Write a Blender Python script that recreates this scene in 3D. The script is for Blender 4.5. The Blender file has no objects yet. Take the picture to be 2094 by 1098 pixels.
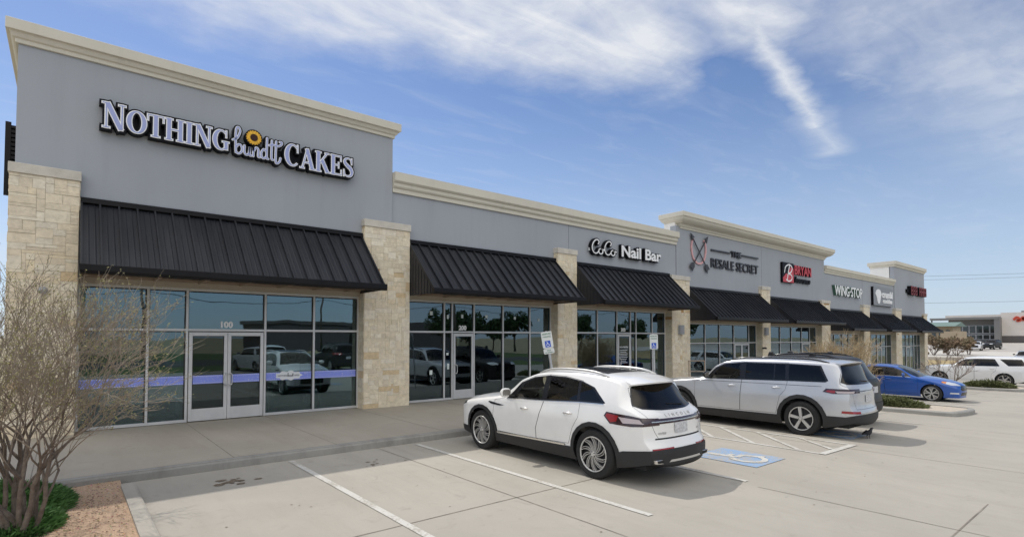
import bpy, bmesh, math, random
import numpy as np
from mathutils import Vector, Matrix
from mathutils.geometry import delaunay_2d_cdt
S = bpy.context.scene
COL = S.collection
R = math.radians
# ---------------------------------------------------------------- camera
cam = bpy.data.objects.new('camera', bpy.data.cameras.new('camera'))
COL.objects.link(cam); S.camera = cam
FPX = 1110.0
cam.data.sensor_width = 36.0
cam.data.lens = 36.0 * FPX / 2094
cam.data.shift_y = (655 - 549) / 2094
cam.data.clip_start = 0.1; cam.data.clip_end = 3000
cam.location = (0, 0, 2.15)
cam.rotation_euler = (R(90) + math.atan(35 / FPX), 0, -R(39.4))
# ---------------------------------------------------------------- sun, sky, exposure
SUNV = Vector((-0.05, 0.70, 1.0)).normalized()
EL = math.asin(SUNV.z); AZ = math.atan2(SUNV.x, SUNV.y)
sun = bpy.data.objects.new('sun', bpy.data.lights.new('sun', 'SUN'))
COL.objects.link(sun)
sun.data.energy = 2.6; sun.data.angle = R(0.5); sun.data.color = (1.0, 0.955, 0.89)
sun.rotation_euler = SUNV.to_track_quat('Z', 'Y').to_euler()
sun.location = (0, 40, 60)
W = bpy.data.worlds.new('World'); S.world = W; W.use_nodes = True
S.view_settings.view_transform = 'Standard'; S.view_settings.look = 'None'
S.view_settings.exposure = 0.0; S.view_settings.gamma = 1.0
SKY_STR = 0.08

class NT:
    """small helper to wire shader nodes"""
    def __init__(s, nt): s.nt = nt; s.n = nt.nodes; s.l = nt.links
    def new(s, t, **kw):
        n = s.n.new(t)
        for k, v in kw.items(): setattr(n, k, v)
        return n
    def put(s, sock, v):
        if isinstance(v, bpy.types.NodeSocket): s.l.new(v, sock)
        else:
            if sock.type == 'RGBA' and not isinstance(v, (int, float)) and len(v) == 3: v = (*v, 1)
            sock.default_value = v
    def math(s, op, a, b=0.0, c=None, clamp=False):
        n = s.new('ShaderNodeMath', operation=op, use_clamp=clamp)
        s.put(n.inputs[0], a); s.put(n.inputs[1], b)
        if c is not None: s.put(n.inputs[2], c)
        return n.outputs[0]
    def mix(s, f, a, b, blend='MIX'):
        n = s.new('ShaderNodeMix', data_type='RGBA', blend_type=blend)
        s.put(n.inputs[0], f); s.put(n.inputs[6], a); s.put(n.inputs[7], b)
        return n.outputs[2]
    def noise(s, vec, scale, detail=4, rough=.5, dist=0):
        n = s.new('ShaderNodeTexNoise'); s.put(n.inputs['Scale'], scale)
        s.put(n.inputs['Detail'], detail); s.put(n.inputs['Roughness'], rough); s.put(n.inputs['Distortion'], dist)
        if vec is not None: s.l.new(vec, n.inputs['Vector'])
        return n.outputs['Fac']
    def ramp(s, v, stops):
        n = s.new('ShaderNodeValToRGB'); s.l.new(v, n.inputs[0])
        e = n.color_ramp.elements
        while len(e) < len(stops): e.new(.5)
        for i, (p, c) in enumerate(stops):
            e[i].position = p
            if isinstance(c, (int, float)): c = (c, c, c)
            e[i].color = (*c, 1)
        return n.outputs[0]
    def smooth(s, v, a, b):
        n = s.new('ShaderNodeMapRange', interpolation_type='SMOOTHSTEP')
        s.put(n.inputs[0], v); n.inputs[1].default_value = a; n.inputs[2].default_value = b
        return n.outputs[0]
    def comb(s, x, y, z):
        n = s.new('ShaderNodeCombineXYZ'); s.put(n.inputs[0], x); s.put(n.inputs[1], y); s.put(n.inputs[2], z)
        return n.outputs[0]
    def vmath(s, op, a, b=None):
        n = s.new('ShaderNodeVectorMath', operation=op); s.put(n.inputs[0], a)
        if b is not None: s.put(n.inputs[1], b)
        return n.outputs['Value'] if op in ('LENGTH', 'DOT_PRODUCT', 'DISTANCE') else n.outputs[0]

def build_world():
    t = NT(W.node_tree); t.n.clear()
    sky = t.new('ShaderNodeTexSky', sky_type='NISHITA'); sky.sun_disc = False
    sky.sun_elevation = EL; sky.sun_rotation = AZ; sky.air_density = 1.0; sky.dust_density = 0.35; sky.ozone_density = 2.6
    tc = t.new('ShaderNodeTexCoord'); g = tc.outputs['Generated']
    sp = t.new('ShaderNodeSeparateXYZ'); t.l.new(g, sp.inputs[0])
    dz = t.math('MAXIMUM', sp.outputs[2], 0.02)
    px = t.math('DIVIDE', sp.outputs[0], dz); py = t.math('DIVIDE', sp.outputs[1], dz)
    P = t.comb(px, py, 0.0)
    wn = t.new('ShaderNodeTexNoise'); wn.inputs['Scale'].default_value = 2.6; wn.inputs['Detail'].default_value = 8; wn.inputs['Roughness'].default_value = .62
    t.l.new(P, wn.inputs['Vector'])
    wv = t.vmath('SUBTRACT', wn.outputs['Color'], (.5, .5, .5))
    sc = t.new('ShaderNodeVectorMath', operation='SCALE'); t.l.new(wv, sc.inputs[0]); sc.inputs['Scale'].default_value = .55
    sc2 = t.vmath('MULTIPLY', sc.outputs[0], (1, 1, 0))
    PW = t.vmath('ADD', P, sc2)
    sc3 = t.vmath('MULTIPLY', sc2, (.35, .35, 0))
    PW2 = t.vmath('ADD', P, sc3)
    def capsule(p, a, b, r0, soft, ra=1.0, rb=1.0):
        a = Vector((*a, 0)); b = Vector((*b, 0)); d = b - a; L2 = d.length_squared
        pa = t.vmath('SUBTRACT', p, tuple(a))
        h = t.math('DIVIDE', t.vmath('DOT_PRODUCT', pa, tuple(d)), L2, clamp=True)
        s_ = t.new('ShaderNodeVectorMath', operation='SCALE'); s_.inputs[0].default_value = tuple(d); t.l.new(h, s_.inputs['Scale'])
        dist = t.vmath('LENGTH', t.vmath('SUBTRACT', pa, s_.outputs[0]))
        rr = t.math('MULTIPLY_ADD', h, r0 * (rb - ra), r0 * ra)
        return t.smooth(t.math('SUBTRACT', dist, rr), soft, -soft)
    n1 = t.noise(P, 3.2, 9, .6, .4)
    st = t.new('ShaderNodeMapping'); t.l.new(P, st.inputs[0]); st.inputs['Rotation'].default_value = (0, 0, R(35)); st.inputs['Scale'].default_value = (1.0, 3.2, 1)
    n2 = t.noise(st.outputs[0], 2.2, 9, .62, .6)
    tot = None
    def acc(m, k):
        nonlocal tot
        m = t.math('MULTIPLY', m, k)
        tot = m if tot is None else t.math('MAXIMUM', tot, m)
    # big cloud bank overhead
    acc(capsule(PW, (.95, 1.30), (1.50, 1.02), .34, .26), 1.15)
    acc(capsule(PW, (.30, 1.62), (1.0, 1.40), .26, .22), .95)
    acc(capsule(PW, (-.3, 1.75), (.45, 1.70), .18, .22), .75)
    acc(capsule(PW, (.4, .7), (1.15, .42), .48, .28), .9)
    acc(capsule(PW, (1.9, .55), (2.9, .38), .22, .28), .62)
    acc(capsule(PW, (2.30, .78), (2.55, .74), .03, .10), .5)
    acc(capsule(PW, (2.9, .42), (4.6, .20), .30, .45), .5)
    acc(capsule(PW, (6.3, 1.15), (6.8, 1.3), .10, .35), .22)
    acc(capsule(PW, (-2.0, 7.0), (-.4, 9.5), 1.2, 1.4), .6)
    bank = t.math('MULTIPLY', t.math('SUBTRACT', tot, t.math('MULTIPLY', capsule(PW2, (1.42, .92), (2.3, 1.14), .06, .10), .7), clamp=True), t.ramp(t.math('MULTIPLY_ADD', n1, .5, t.math('MULTIPLY', n2, .5)), [(.26, 0.30), (.58, .96)]))
    # aircraft trail spreading into a feathered streak
    trail = capsule(PW2, (.95, .715), (2.75, 1.05), .020, .055, 1.2, 1.7); trail = t.math('MAXIMUM', trail, t.math('MULTIPLY', capsule(PW2, (2.6, 1.02), (3.2, 1.14), .030, .12), .8))
    trail = t.math('MULTIPLY', trail, t.ramp(n2, [(.3, .62), (.58, .98)]))
    den = t.math('MAXIMUM', bank, trail, clamp=True)
    # thin veil everywhere
    veil = t.math('MULTIPLY', t.smooth(n2, .45, .85), .15)
    den = t.math('MAXIMUM', den, veil)
    up = t.smooth(sp.outputs[2], .015, .07)
    den = t.math('MULTIPLY', den, up)
    cl = t.mix(n1, (8.0, 8.6, 9.6), (11.6, 11.7, 11.9))
    blue = t.mix(1.0, sky.outputs[0], (1.20, 1.26, 1.44), 'MULTIPLY')
    col = t.mix(den, blue, cl)
    # fill light added as an unseen cloud deck overhead and behind the viewer
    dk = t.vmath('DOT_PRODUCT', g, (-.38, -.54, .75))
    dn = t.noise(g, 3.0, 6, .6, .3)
    fill_deck = t.math('MULTIPLY', t.smooth(dk, .50, .80), t.ramp(dn, [(.25, .55), (.55, 1.0)]))
    col = t.mix(fill_deck, col, (19.6, 19.4, 19.0))
    hz = t.smooth(sp.outputs[2], .46, -.04)
    col = t.mix(t.math('MULTIPLY', hz, .68), col, (7.6, 9.1, 11.0))
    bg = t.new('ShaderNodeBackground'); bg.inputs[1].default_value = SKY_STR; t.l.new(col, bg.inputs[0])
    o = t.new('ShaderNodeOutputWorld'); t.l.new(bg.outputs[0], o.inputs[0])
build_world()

# ---------------------------------------------------------------- materials
MATS = {}
def mat(name, col, rough=.6, metal=0.0, n=(0, 0), bump=(0, 0), spec=.5, coat=0, col2=None, emit=None, stretch=None):
    """procedural material: base colour varied by noise n=(scale, amount), bump=(scale, strength)"""
    if name in MATS: return MATS[name]
    m = bpy.data.materials.new(name); m.use_nodes = True; t = NT(m.node_tree)
    b = t.n['Principled BSDF']
    b.inputs['Roughness'].default_value = rough; b.inputs['Metallic'].default_value = metal
    b.inputs['Specular IOR Level'].default_value = spec
    if coat: b.inputs['Coat Weight'].default_value = coat; b.inputs['Coat Roughness'].default_value = .04
    tc = t.new('ShaderNodeTexCoord').outputs['Object']
    if stretch:
        mp = t.new('ShaderNodeMapping'); t.l.new(tc, mp.inputs[0]); mp.inputs['Scale'].default_value = stretch; tc = mp.outputs[0]
    if n[1]:
        f = t.noise(tc, n[0], 6, .6)
        c2 = col2 or tuple(max(0, c * (1 - n[1])) for c in col)
        c1 = col if col2 else tuple(min(1, c * (1 + n[1] * .6)) for c in col)
        t.l.new(t.mix(t.smooth(f, .32, .68), c2, c1), b.inputs['Base Color'])
        t.l.new(t.math('MULTIPLY_ADD', f, .12, rough - .06), b.inputs['Roughness'])
    else: b.inputs['Base Color'].default_value = (*col, 1)
    if bump[1]:
        bn = t.new('ShaderNodeBump'); bn.inputs['Strength'].default_value = bump[1]; bn.inputs['Distance'].default_value = .02
        t.l.new(t.noise(tc, bump[0], 5, .6), bn.inputs['Height']); t.l.new(bn.outputs[0], b.inputs['Normal'])
    if emit: b.inputs['Emission Color'].default_value = (*emit[0], 1); b.inputs['Emission Strength'].default_value = emit[1]
    MATS[name] = m; return m

def glass_mat(name, tint, ior, wavy=0.0, rough=0.0):
    if name in MATS: return MATS[name]
    m = bpy.data.materials.new(name); m.use_nodes = True; t = NT(m.node_tree); t.n.clear()
    tr = t.new('ShaderNodeBsdfTransparent'); tr.inputs[0].default_value = (*tint, 1)
    gl = t.new('ShaderNodeBsdfGlossy'); gl.inputs['Roughness'].default_value = rough; gl.inputs[0].default_value = (.68, .88, 1.0, 1) if 'car' not in name else (.92, .84, .74, 1)
    fr = t.new('ShaderNodeFresnel'); fr.inputs[0].default_value = ior
    if wavy:
        tc = t.new('ShaderNodeTexCoord').outputs['Object']
        bn = t.new('ShaderNodeBump'); bn.inputs['Strength'].default_value = wavy; bn.inputs['Distance'].default_value = .05
        t.l.new(t.noise(tc, .9, 2, .4), bn.inputs['Height'])
        t.l.new(bn.outputs[0], gl.inputs['Normal'])
    mx = t.new('ShaderNodeMixShader'); t.l.new(fr.outputs[0], mx.inputs[0]); t.l.new(tr.outputs[0], mx.inputs[1]); t.l.new(gl.outputs[0], mx.inputs[2])
    o = t.new('ShaderNodeOutputMaterial'); t.l.new(mx.outputs[0], o.inputs[0])
    MATS[name] = m; return m

def attr_mat(name, rough=.85, nscale=9, namt=.25, bump=(30, .5)):
    m = bpy.data.materials.new(name); m.use_nodes = True; t = NT(m.node_tree); b = t.n['Principled BSDF']
    a = t.new('ShaderNodeAttribute'); a.attribute_name = 'tone'
    tc = t.new('ShaderNodeTexCoord').outputs['Object']
    f = t.noise(tc, nscale, 7, .65)
    k = t.ramp(f, [(.3, 1 - namt), (.7, 1 + namt * .25)])
    t.l.new(t.mix(1.0, a.outputs['Color'], k, 'MULTIPLY'), b.inputs['Base Color'])
    b.inputs['Roughness'].default_value = rough
    bn = t.new('ShaderNodeBump'); bn.inputs['Strength'].default_value = bump[1]; bn.inputs['Distance'].default_value = .01
    t.l.new(t.noise(tc, bump[0], 6, .65), bn.inputs['Height']); t.l.new(bn.outputs[0], b.inputs['Normal'])
    MATS[name] = m; return m

# ---------------------------------------------------------------- mesh helpers
def wloc(o):
    v = Vector((0, 0, 0))
    while o is not None: v += o.location; o = o.parent
    return v
def empty(name, loc, label=None, cat=None, group=None):
    o = bpy.data.objects.new(name, None); COL.objects.link(o); o.location = loc; o.empty_display_size = .2
    if label: tag(o, label, cat, group)
    return o
def tag(o, label, cat=None, group=None):
    o['label'] = label
    if cat: o['category'] = cat
    if group: o['group'] = group
    return o
def kind(o, k): o['kind'] = k; return o

class MB:
    def __init__(s): s.v = []; s.f = []; s.m = []; s.c = []; s.cur = 0; s.tone = None
    def add(s, vs, fs, mi=None):
        n = len(s.v); s.v += [tuple(v) for v in vs]
        for f in fs: s.f.append([n + i for i in f]); s.m.append(s.cur if mi is None else mi); s.c.append(s.tone)
        return s
    def box(s, x0, y0, z0, x1, y1, z1, mi=None):
        vs = [(x, y, z) for z in (z0, z1) for y in (y0, y1) for x in (x0, x1)]
        return s.add(vs, [(0, 2, 3, 1), (4, 5, 7, 6), (0, 1, 5, 4), (2, 6, 7, 3), (0, 4, 6, 2), (1, 3, 7, 5)], mi)
    def obox(s, c, half, rot, mi=None):
        vs = [Vector(c) + rot @ Vector((sx * half[0], sy * half[1], sz * half[2])) for sz in (-1, 1) for sy in (-1, 1) for sx in (-1, 1)]
        return s.add(vs, [(0, 2, 3, 1), (4, 5, 7, 6), (0, 1, 5, 4), (2, 6, 7, 3), (0, 4, 6, 2), (1, 3, 7, 5)], mi)
    def bar(s, a, b, w, h=None, mi=None):
        a = Vector(a); b = Vector(b); d = b - a; q = d.to_track_quat('Y', 'Z').to_matrix()
        return s.obox((a + b) / 2, (w / 2, d.length / 2, (h or w) / 2), q, mi)
    def tube(s, pts, rad, n=8, mi=None, caps=True):
        pts = [Vector(p) for p in pts]
        if isinstance(rad, (int, float)): rad = [rad] * len(pts)
        vs = []; up = None
        for i, p in enumerate(pts):
            d = (pts[min(i + 1, len(pts) - 1)] - pts[max(i - 1, 0)]).normalized()
            if up is None: up = Vector((0, 0, 1)) if abs(d.z) < .9 else Vector((1, 0, 0))
            a = d.cross(up)
            if a.length < 1e-4: a = d.orthogonal()
            a.normalize(); b = d.cross(a).normalized(); up = -b if False else up
            for k in range(n):
                th = 2 * math.pi * k / n; vs.append(p + (a * math.cos(th) + b * math.sin(th)) * rad[i])
        fs = []
        for i in range(len(pts) - 1):
            for k in range(n): k2 = (k + 1) % n; fs.append((i * n + k, i * n + k2, (i + 1) * n + k2, (i + 1) * n + k))
        if caps: fs.append(tuple(range(n))); fs.append(tuple((len(pts) - 1) * n + k for k in reversed(range(n))))
        return s.add(vs, fs, mi)
    def lathe(s, prof, c, axis, n=32, mi=None):
        """prof: (r, h) along axis from centre c"""
        ax = Vector(axis).normalized(); a = ax.orthogonal().normalized(); b = ax.cross(a); c = Vector(c); vs = []
        for r, h in prof:
            for k in range(n):
                th = 2 * math.pi * k / n; vs.append(c + ax * h + (a * math.cos(th) + b * math.sin(th)) * r)
        fs = [(i * n + k, i * n + (k + 1) % n, (i + 1) * n + (k + 1) % n, (i + 1) * n + k) for i in range(len(prof) - 1) for k in range(n)]
        return s.add(vs, fs, mi)
    def prism(s, poly, fn, d0, d1, mi=None):
        """poly 2D; fn(a, b, d) -> 3D; extruded from d0 to d1"""
        n = len(poly); vs = [fn(a, b, d0) for a, b in poly] + [fn(a, b, d1) for a, b in poly]
        fs = [tuple(range(n)), tuple(reversed(range(n, 2 * n)))] + [(i, (i + 1) % n, n + (i + 1) % n, n + i) for i in range(n)]
        return s.add(vs, fs, mi)
    def build(s, name, mats, parent=None, smooth=False, loc=None, bevel=0, seg=1, recalc=True, angle=None):
        if not isinstance(mats, (list, tuple)): mats = [mats]
        off = wloc(parent) if parent is not None else Vector(loc or (0, 0, 0))
        me = bpy.data.meshes.new(name)
        me.from_pydata([tuple(Vector(v) - off) for v in s.v], [], s.f)
        me.polygons.foreach_set('material_index', s.m)
        if any(c is not None for c in s.c):
            ca = me.color_attributes.new('tone', 'FLOAT_COLOR', 'CORNER'); buf = []
            for p in me.polygons:
                c = s.c[p.index] or (1, 1, 1)
                for _ in p.loop_indices: buf += [c[0], c[1], c[2], 1.0]
            ca.data.foreach_set('color', buf)
        for m in mats: me.materials.append(m)
        if recalc or bevel:
            bm = bmesh.new(); bm.from_mesh(me)
            if recalc: bmesh.ops.recalc_face_normals(bm, faces=bm.faces)
            if bevel: bmesh.ops.bevel(bm, geom=[e for e in bm.edges if len(e.link_faces) == 2 and e.calc_face_angle(0) > .6], offset=bevel, segments=seg, affect='EDGES', profile=.5, clamp_overlap=True)
            bm.to_mesh(me); bm.free()
        if smooth: me.shade_smooth()
        if angle:
            try: me.set_sharp_from_angle(angle=R(angle))
            except Exception: pass
        me.update()
        o = bpy.data.objects.new(name, me); COL.objects.link(o)
        if parent is not None: o.parent = parent
        else: o.location = off
        return o

def copy_tree(o, parent=None):
    c = o.copy(); COL.objects.link(c)
    if parent is not None: c.parent = parent
    for ch in list(o.children): copy_tree(ch, c)
    return c

def text_mb(string, size, fn, depth, offset=0.0, mb=None, mi=None, width=None, align='LEFT', shear=0.0, space=1.0):
    """sans lettering from Blender's built-in font; fn(a, b, d) maps flat coords to 3D"""
    cu = bpy.data.curves.new('lettering', 'FONT'); cu.body = string; cu.size = size; cu.offset = offset; cu.extrude = .5; cu.shear = shear
    cu.space_character = space; cu.resolution_u = 3
    ob = bpy.data.objects.new('lettering', cu); COL.objects.link(ob)
    dg = bpy.context.evaluated_depsgraph_get(); dg.update()
    me = bpy.data.meshes.new_from_object(ob.evaluated_get(dg))
    bpy.data.objects.remove(ob); bpy.data.curves.remove(cu)
    xs = [v.co.x for v in me.vertices]; x0, x1 = min(xs), max(xs)
    k = (width / (x1 - x0)) if width else 1.0
    sh = {'LEFT': x0, 'CENTER': (x0 + x1) / 2}[align]
    mb = mb or MB()
    mb.add([fn((v.co.x - sh) * k, v.co.y, (v.co.z + .5) * depth) for v in me.vertices], [tuple(p.vertices) for p in me.polygons], mi)
    bpy.data.meshes.remove(me)
    return mb

def chaikin(p, it=3, closed=False):
    p = [np.array(q, float) for q in p]
    for _ in range(it):
        q = [] if closed else [p[0]]
        n = len(p)
        for i in range(n if closed else n - 1):
            a, b = p[i], p[(i + 1) % n]; q += [a * .75 + b * .25, a * .25 + b * .75]
        if not closed: q.append(p[-1])
        p = q
    return p
def catmull(p, n=6, closed=False):
    p = [np.array(q, float) for q in p]; out = []; m = len(p)
    for i in range(m if closed else m - 1):
        if closed: a, b, c, d = p[i - 1], p[i], p[(i + 1) % m], p[(i + 2) % m]
        else: a, b, c, d = p[max(i - 1, 0)], p[i], p[i + 1], p[min(i + 2, m - 1)]
        for k in range(n):
            t = k / n; out.append(.5 * ((2 * b) + (c - a) * t + (2 * a - 5 * b + 4 * c - d) * t * t + (3 * b - a - 3 * c + d) * t ** 3))
    if not closed: out.append(p[-1])
    return out

def ribbon(mb, pts, w, fn, d0, d1, grow=0.0, round_caps=False, closed=False, mi=None, cap_grow=True):
    """a pen stroke of width w along pts, grown by 'grow', from depth d0 to d1"""
    pts = [Vector((float(p[0]), float(p[1]))) for p in pts]; n = len(pts)
    ws = [w] * n if isinstance(w, (int, float)) else list(w)
    if not closed and not round_caps and grow and cap_grow:
        a = (pts[0] - pts[1]).normalized() * grow; b = (pts[-1] - pts[-2]).normalized() * grow
        pts = [pts[0] + a] + pts[1:-1] + [pts[-1] + b]
    Lf, Rt = [], []
    for i, p in enumerate(pts):
        if closed: d = (pts[(i + 1) % n] - pts[i - 1])
        else: d = pts[min(i + 1, n - 1)] - pts[max(i - 1, 0)]
        d = d.normalized() if d.length > 1e-9 else Vector((1, 0)); nn = Vector((-d.y, d.x)); h = ws[i] / 2 + grow
        Lf.append(p + nn * h); Rt.append(p - nn * h)
    vs = [fn(*q, d0) for q in Lf] + [fn(*q, d0) for q in Rt] + [fn(*q, d1) for q in Lf] + [fn(*q, d1) for q in Rt]
    fs = []
    rng = n if closed else n - 1
    for i in range(rng):
        j = (i + 1) % n
        fs += [(2 * n + i, 2 * n + j, 3 * n + j, 3 * n + i), (i, j, 2 * n + j, 2 * n + i), (n + j, n + i, 3 * n + i, 3 * n + j), (i, n + i, n + j, j)]
    if not closed: fs += [(0, 2 * n, 3 * n, n), (n - 1, 2 * n - 1, 4 * n - 1, 3 * n - 1)]
    mb.add(vs, fs, mi)
    if round_caps and not closed:
        for p, h, dd in ((pts[0], ws[0] / 2 + grow, .0004), (pts[-1], ws[-1] / 2 + grow, .0008)):
            poly = [(p.x + h * math.cos(t * math.pi / 6), p.y + h * math.sin(t * math.pi / 6)) for t in range(12)]
            mb.prism(poly, fn, d0 + dd, d1 + dd, mi)
# ================================================================ GROUND
def gz(X, Y=0):
    if X < 10: return 0.0
    if X < 70: return -.017 * (X - 10)
    if X < 190: return -1.02 + (X - 70) * .0145
    return .72
def lin(v): # sRGB 0-255 -> linear
    return tuple(((c / 255) / 12.92 if c / 255 <= .04045 else ((c / 255 + .055) / 1.055) ** 2.4) for c in v)
def sheet(name, xs, ys, dz, m, hf=gz, **kw):
    mb = MB(); nx, ny = len(xs), len(ys)
    vs = [(x, y, hf(x, y) + dz) for y in ys for x in xs]
    fs = [(j * nx + i, j * nx + i + 1, (j + 1) * nx + i + 1, (j + 1) * nx + i) for j in range(ny - 1) for i in range(nx - 1)]
    mb.add(vs, fs); o = mb.build(name, m, recalc=False); return kind(o, 'structure')
def concrete(name, base, dirt, joints=False, scale=1.0):
    m = bpy.data.materials.new(name); m.use_nodes = True; t = NT(m.node_tree); b = t.n['Principled BSDF']
    tc = t.new('ShaderNodeTexCoord').outputs['Object']
    big = t.noise(tc, .35 * scale, 5, .6, .5)
    mp = t.new('ShaderNodeMapping'); t.l.new(tc, mp.inputs[0]); mp.inputs['Scale'].default_value = (2.2, .35, 1)
    streak = t.noise(mp.outputs[0], 1.3, 7, .68)
    fine = t.noise(tc, 26, 7, .75); spk = t.noise(tc, 140, 2, .5)
    c = t.mix(t.smooth(big, .30, .72), tuple(x * .86 for x in base), base)
    c = t.mix(t.math('MULTIPLY', t.smooth(streak, .42, .74), .55), c, dirt)
    c = t.mix(t.math('MULTIPLY', t.smooth(fine, .50, .72), .16), c, tuple(x * .6 for x in base))
    c = t.mix(t.math('MULTIPLY', t.smooth(spk, .62, .75), .25), c, tuple(x * .55 for x in base))
    med = t.noise(tc, 3.1, 6, .7, .8)
    c = t.mix(t.math('MULTIPLY', t.smooth(med, .55, .74), .34), c, tuple(x * .66 for x in dirt))
    t.l.new(c, b.inputs['Base Color'])
    t.l.new(t.math('MULTIPLY_ADD', big, .15, .72), b.inputs['Roughness']); b.inputs['Specular IOR Level'].default_value = .35
    bn = t.new('ShaderNodeBump'); bn.inputs['Strength'].default_value = .35; bn.inputs['Distance'].default_value = .006
    t.l.new(fine, bn.inputs['Height']); t.l.new(bn.outputs[0], b.inputs['Normal'])
    MATS[name] = m; return m
M_CONC = concrete('parking_concrete', (.40, .37, .318), (.32, .295, .25))
M_WALK = concrete('sidewalk_concrete', (.40, .362, .30), (.32, .275, .22))
M_KERB = concrete('kerb_concrete', (.335, .325, .30), (.17, .165, .155), scale=3)
def worn(name, c, under=(.38, .35, .30)):
    m = mat(name, c, .75); t = NT(m.node_tree); b = t.n['Principled BSDF']; tc = t.new('ShaderNodeTexCoord').outputs['Object']
    f = t.math('ADD', t.math('MULTIPLY', t.noise(tc, 24, 8, .75), .6), t.math('MULTIPLY', t.noise(tc, 1.7, 4, .6), .4))
    g = t.noise(tc, 5, 5, .6)
    cc = t.mix(t.math('MULTIPLY', g, .35), c, tuple(x * .6 for x in c))
    t.l.new(t.mix(t.smooth(f, .42, .53), under, cc), b.inputs['Base Color']); return m
M_PAINT = worn('road_paint_white', (.58, .565, .52))
M_JOINT = mat('joint_dark', (.15, .13, .11), .9, n=(3, .5), col2=(.27, .245, .205))
M_BLUE = worn('road_paint_blue', (.24, .37, .56))
M_DG = mat('decomposed_granite', (.56, .40, .27), .95, n=(42, .38), bump=(70, .9), col2=(.40, .27, .18))
M_DIRT = mat('dry_ground', (.36, .30, .20), .95, n=(.35, .3), bump=(6, .4), col2=(.27, .25, .13))
M_ASPH = mat('asphalt', (.075, .073, .07), .9, n=(2, .25), bump=(60, .3))
xs_far = [-400, -150, -60, -30, -10, 0, 5, 10, 30, 50, 70, 90, 110, 130, 150, 170, 190, 260, 500, 1500]
sheet('ground', xs_far, [-1500, -400, -120, -60, -30, 0, 15, 40, 80, 140, 300, 700, 1500], -.10, M_DIRT)
XS = [-60, -30, -10, -2, .7, 4, 7, 10, 16, 22, 30, 40, 50, 60, 70]
sheet('parking_lot', XS, [-9, -4, 0, 4, 7, 9.9], 0, M_CONC)
sheet('parking_lot', [62.4, 66, 70], [9.9, 20, 34], 0, M_CONC)
sheet('road', [-60, 0, 10, 40, 70], [-30, -17], -.05, M_ASPH)
sheet('grass_verge', [-60, 0, 10, 40, 70], [-17, -9.15], -.02, mat('verge_grass', (.085, .13, .035), .95, n=(3, .4), bump=(20, .8)))
sheet('grass_field', [-60, 0, 10, 40, 70], [-58, -30], -.05, MATS['verge_grass'])
sheet('dry_grass', [70, 80, 90, 97], [-40, 0, 30, 60], -.04, mat('straw_grass', (.42, .32, .17), .95, n=(1.4, .4), bump=(6, .8), col2=(.28, .22, .10)))
sheet('access_drive', [97, 110, 123], [-60, 0, 30, 70], -.04, mat('pale_concrete', (.50, .47, .42), .9, n=(.6, .1)))
sheet('far_parking_lot', [123, 150, 190, 215], [-60, 0, 30, 90], -.04, mat('far_pavement', (.40, .37, .33), .9, n=(.4, .15)))
# sidewalk slab + kerb
WZ = .14
mb = MB()
mb.add([(-14, 9.93, WZ), (22, 9.93, WZ), (22, 15.6, WZ), (-14, 15.6, WZ)], [(0, 1, 2, 3)])
xsw = [22, 26, 34, 44, 54, 66]
for a, b in zip(xsw[:-1], xsw[1:]):
    za = gz(a) + (.14 if a > 22 else WZ); zb = gz(b) + .14
    if a == 22: za = WZ
    mb.add([(a, 9.93, za), (b, 9.93, zb), (b, 15.6, zb), (a, 15.6, za)], [(0, 1, 2, 3)])
kind(mb.build('sidewalk', M_WALK, recalc=False), 'structure')
def kerb(pts, w, h, name='kerb', m=None, zf=None):
    """rounded kerb swept along pts (its outer top edge), body on the left of travel"""
    zf = zf or (lambda x, y: gz(x))
    prof = [(-.035, -.15), (-.022, h - .035), (-.008, h - .008), (.02, h + .003), (w, h + .003), (w, -.15)]
    P = [Vector(p) for p in pts]; mb = MB(); vs = []
    for i, p in enumerate(P):
        d = (P[min(i + 1, len(P) - 1)] - P[max(i - 1, 0)]).normalized(); nn = Vector((-d.y, d.x))
        for a, z in prof: q = p + nn * a; vs.append((q.x, q.y, zf(p.x, p.y) + z))
    k = len(prof); fs = [(i * k + j, i * k + j + 1, (i + 1) * k + j + 1, (i + 1) * k + j) for i in range(len(P) - 1) for j in range(k - 1)]
    fs += [tuple(range(k)), tuple(reversed(range((len(P) - 1) * k, len(P) * k)))]
    mb.add(vs, fs); return kind(mb.build(name, m or M_KERB), 'structure')
kerb([(x, 9.93) for x in np.concatenate([np.arange(-14, .8, 2.0), np.arange(.80, 66, 2.0)])], .13, WZ, zf=lambda x, y: gz(x) if x > 24 else 0 if x < 20 else gz(24) * (x - 20) / 4)
# planted bed at left with its kerb
bedz = .045
mb = MB(); nx, ny = 30, 40
rnd = random.Random(3)
bx = np.linspace(-7, .66, nx); by = np.linspace(1.0, 9.95, ny)
for j in range(ny):
    for i in range(nx): mb.v.append((bx[i], by[j], bedz + rnd.uniform(-.012, .012)))
for j in range(ny - 1):
    for i in range(nx - 1): mb.f.append((j * nx + i, j * nx + i + 1, (j + 1) * nx + i + 1, (j + 1) * nx + i)); mb.m.append(0); mb.c.append(None)
kind(mb.build('planting_bed', M_DG, recalc=False, smooth=True), 'structure')
kerb([(.80, y) for y in np.arange(1.0, 10.0, .5)] , .16, .075, m=concrete('bed_kerb_concrete', (.42, .39, .335), (.29, .265, .225), scale=3))
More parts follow.
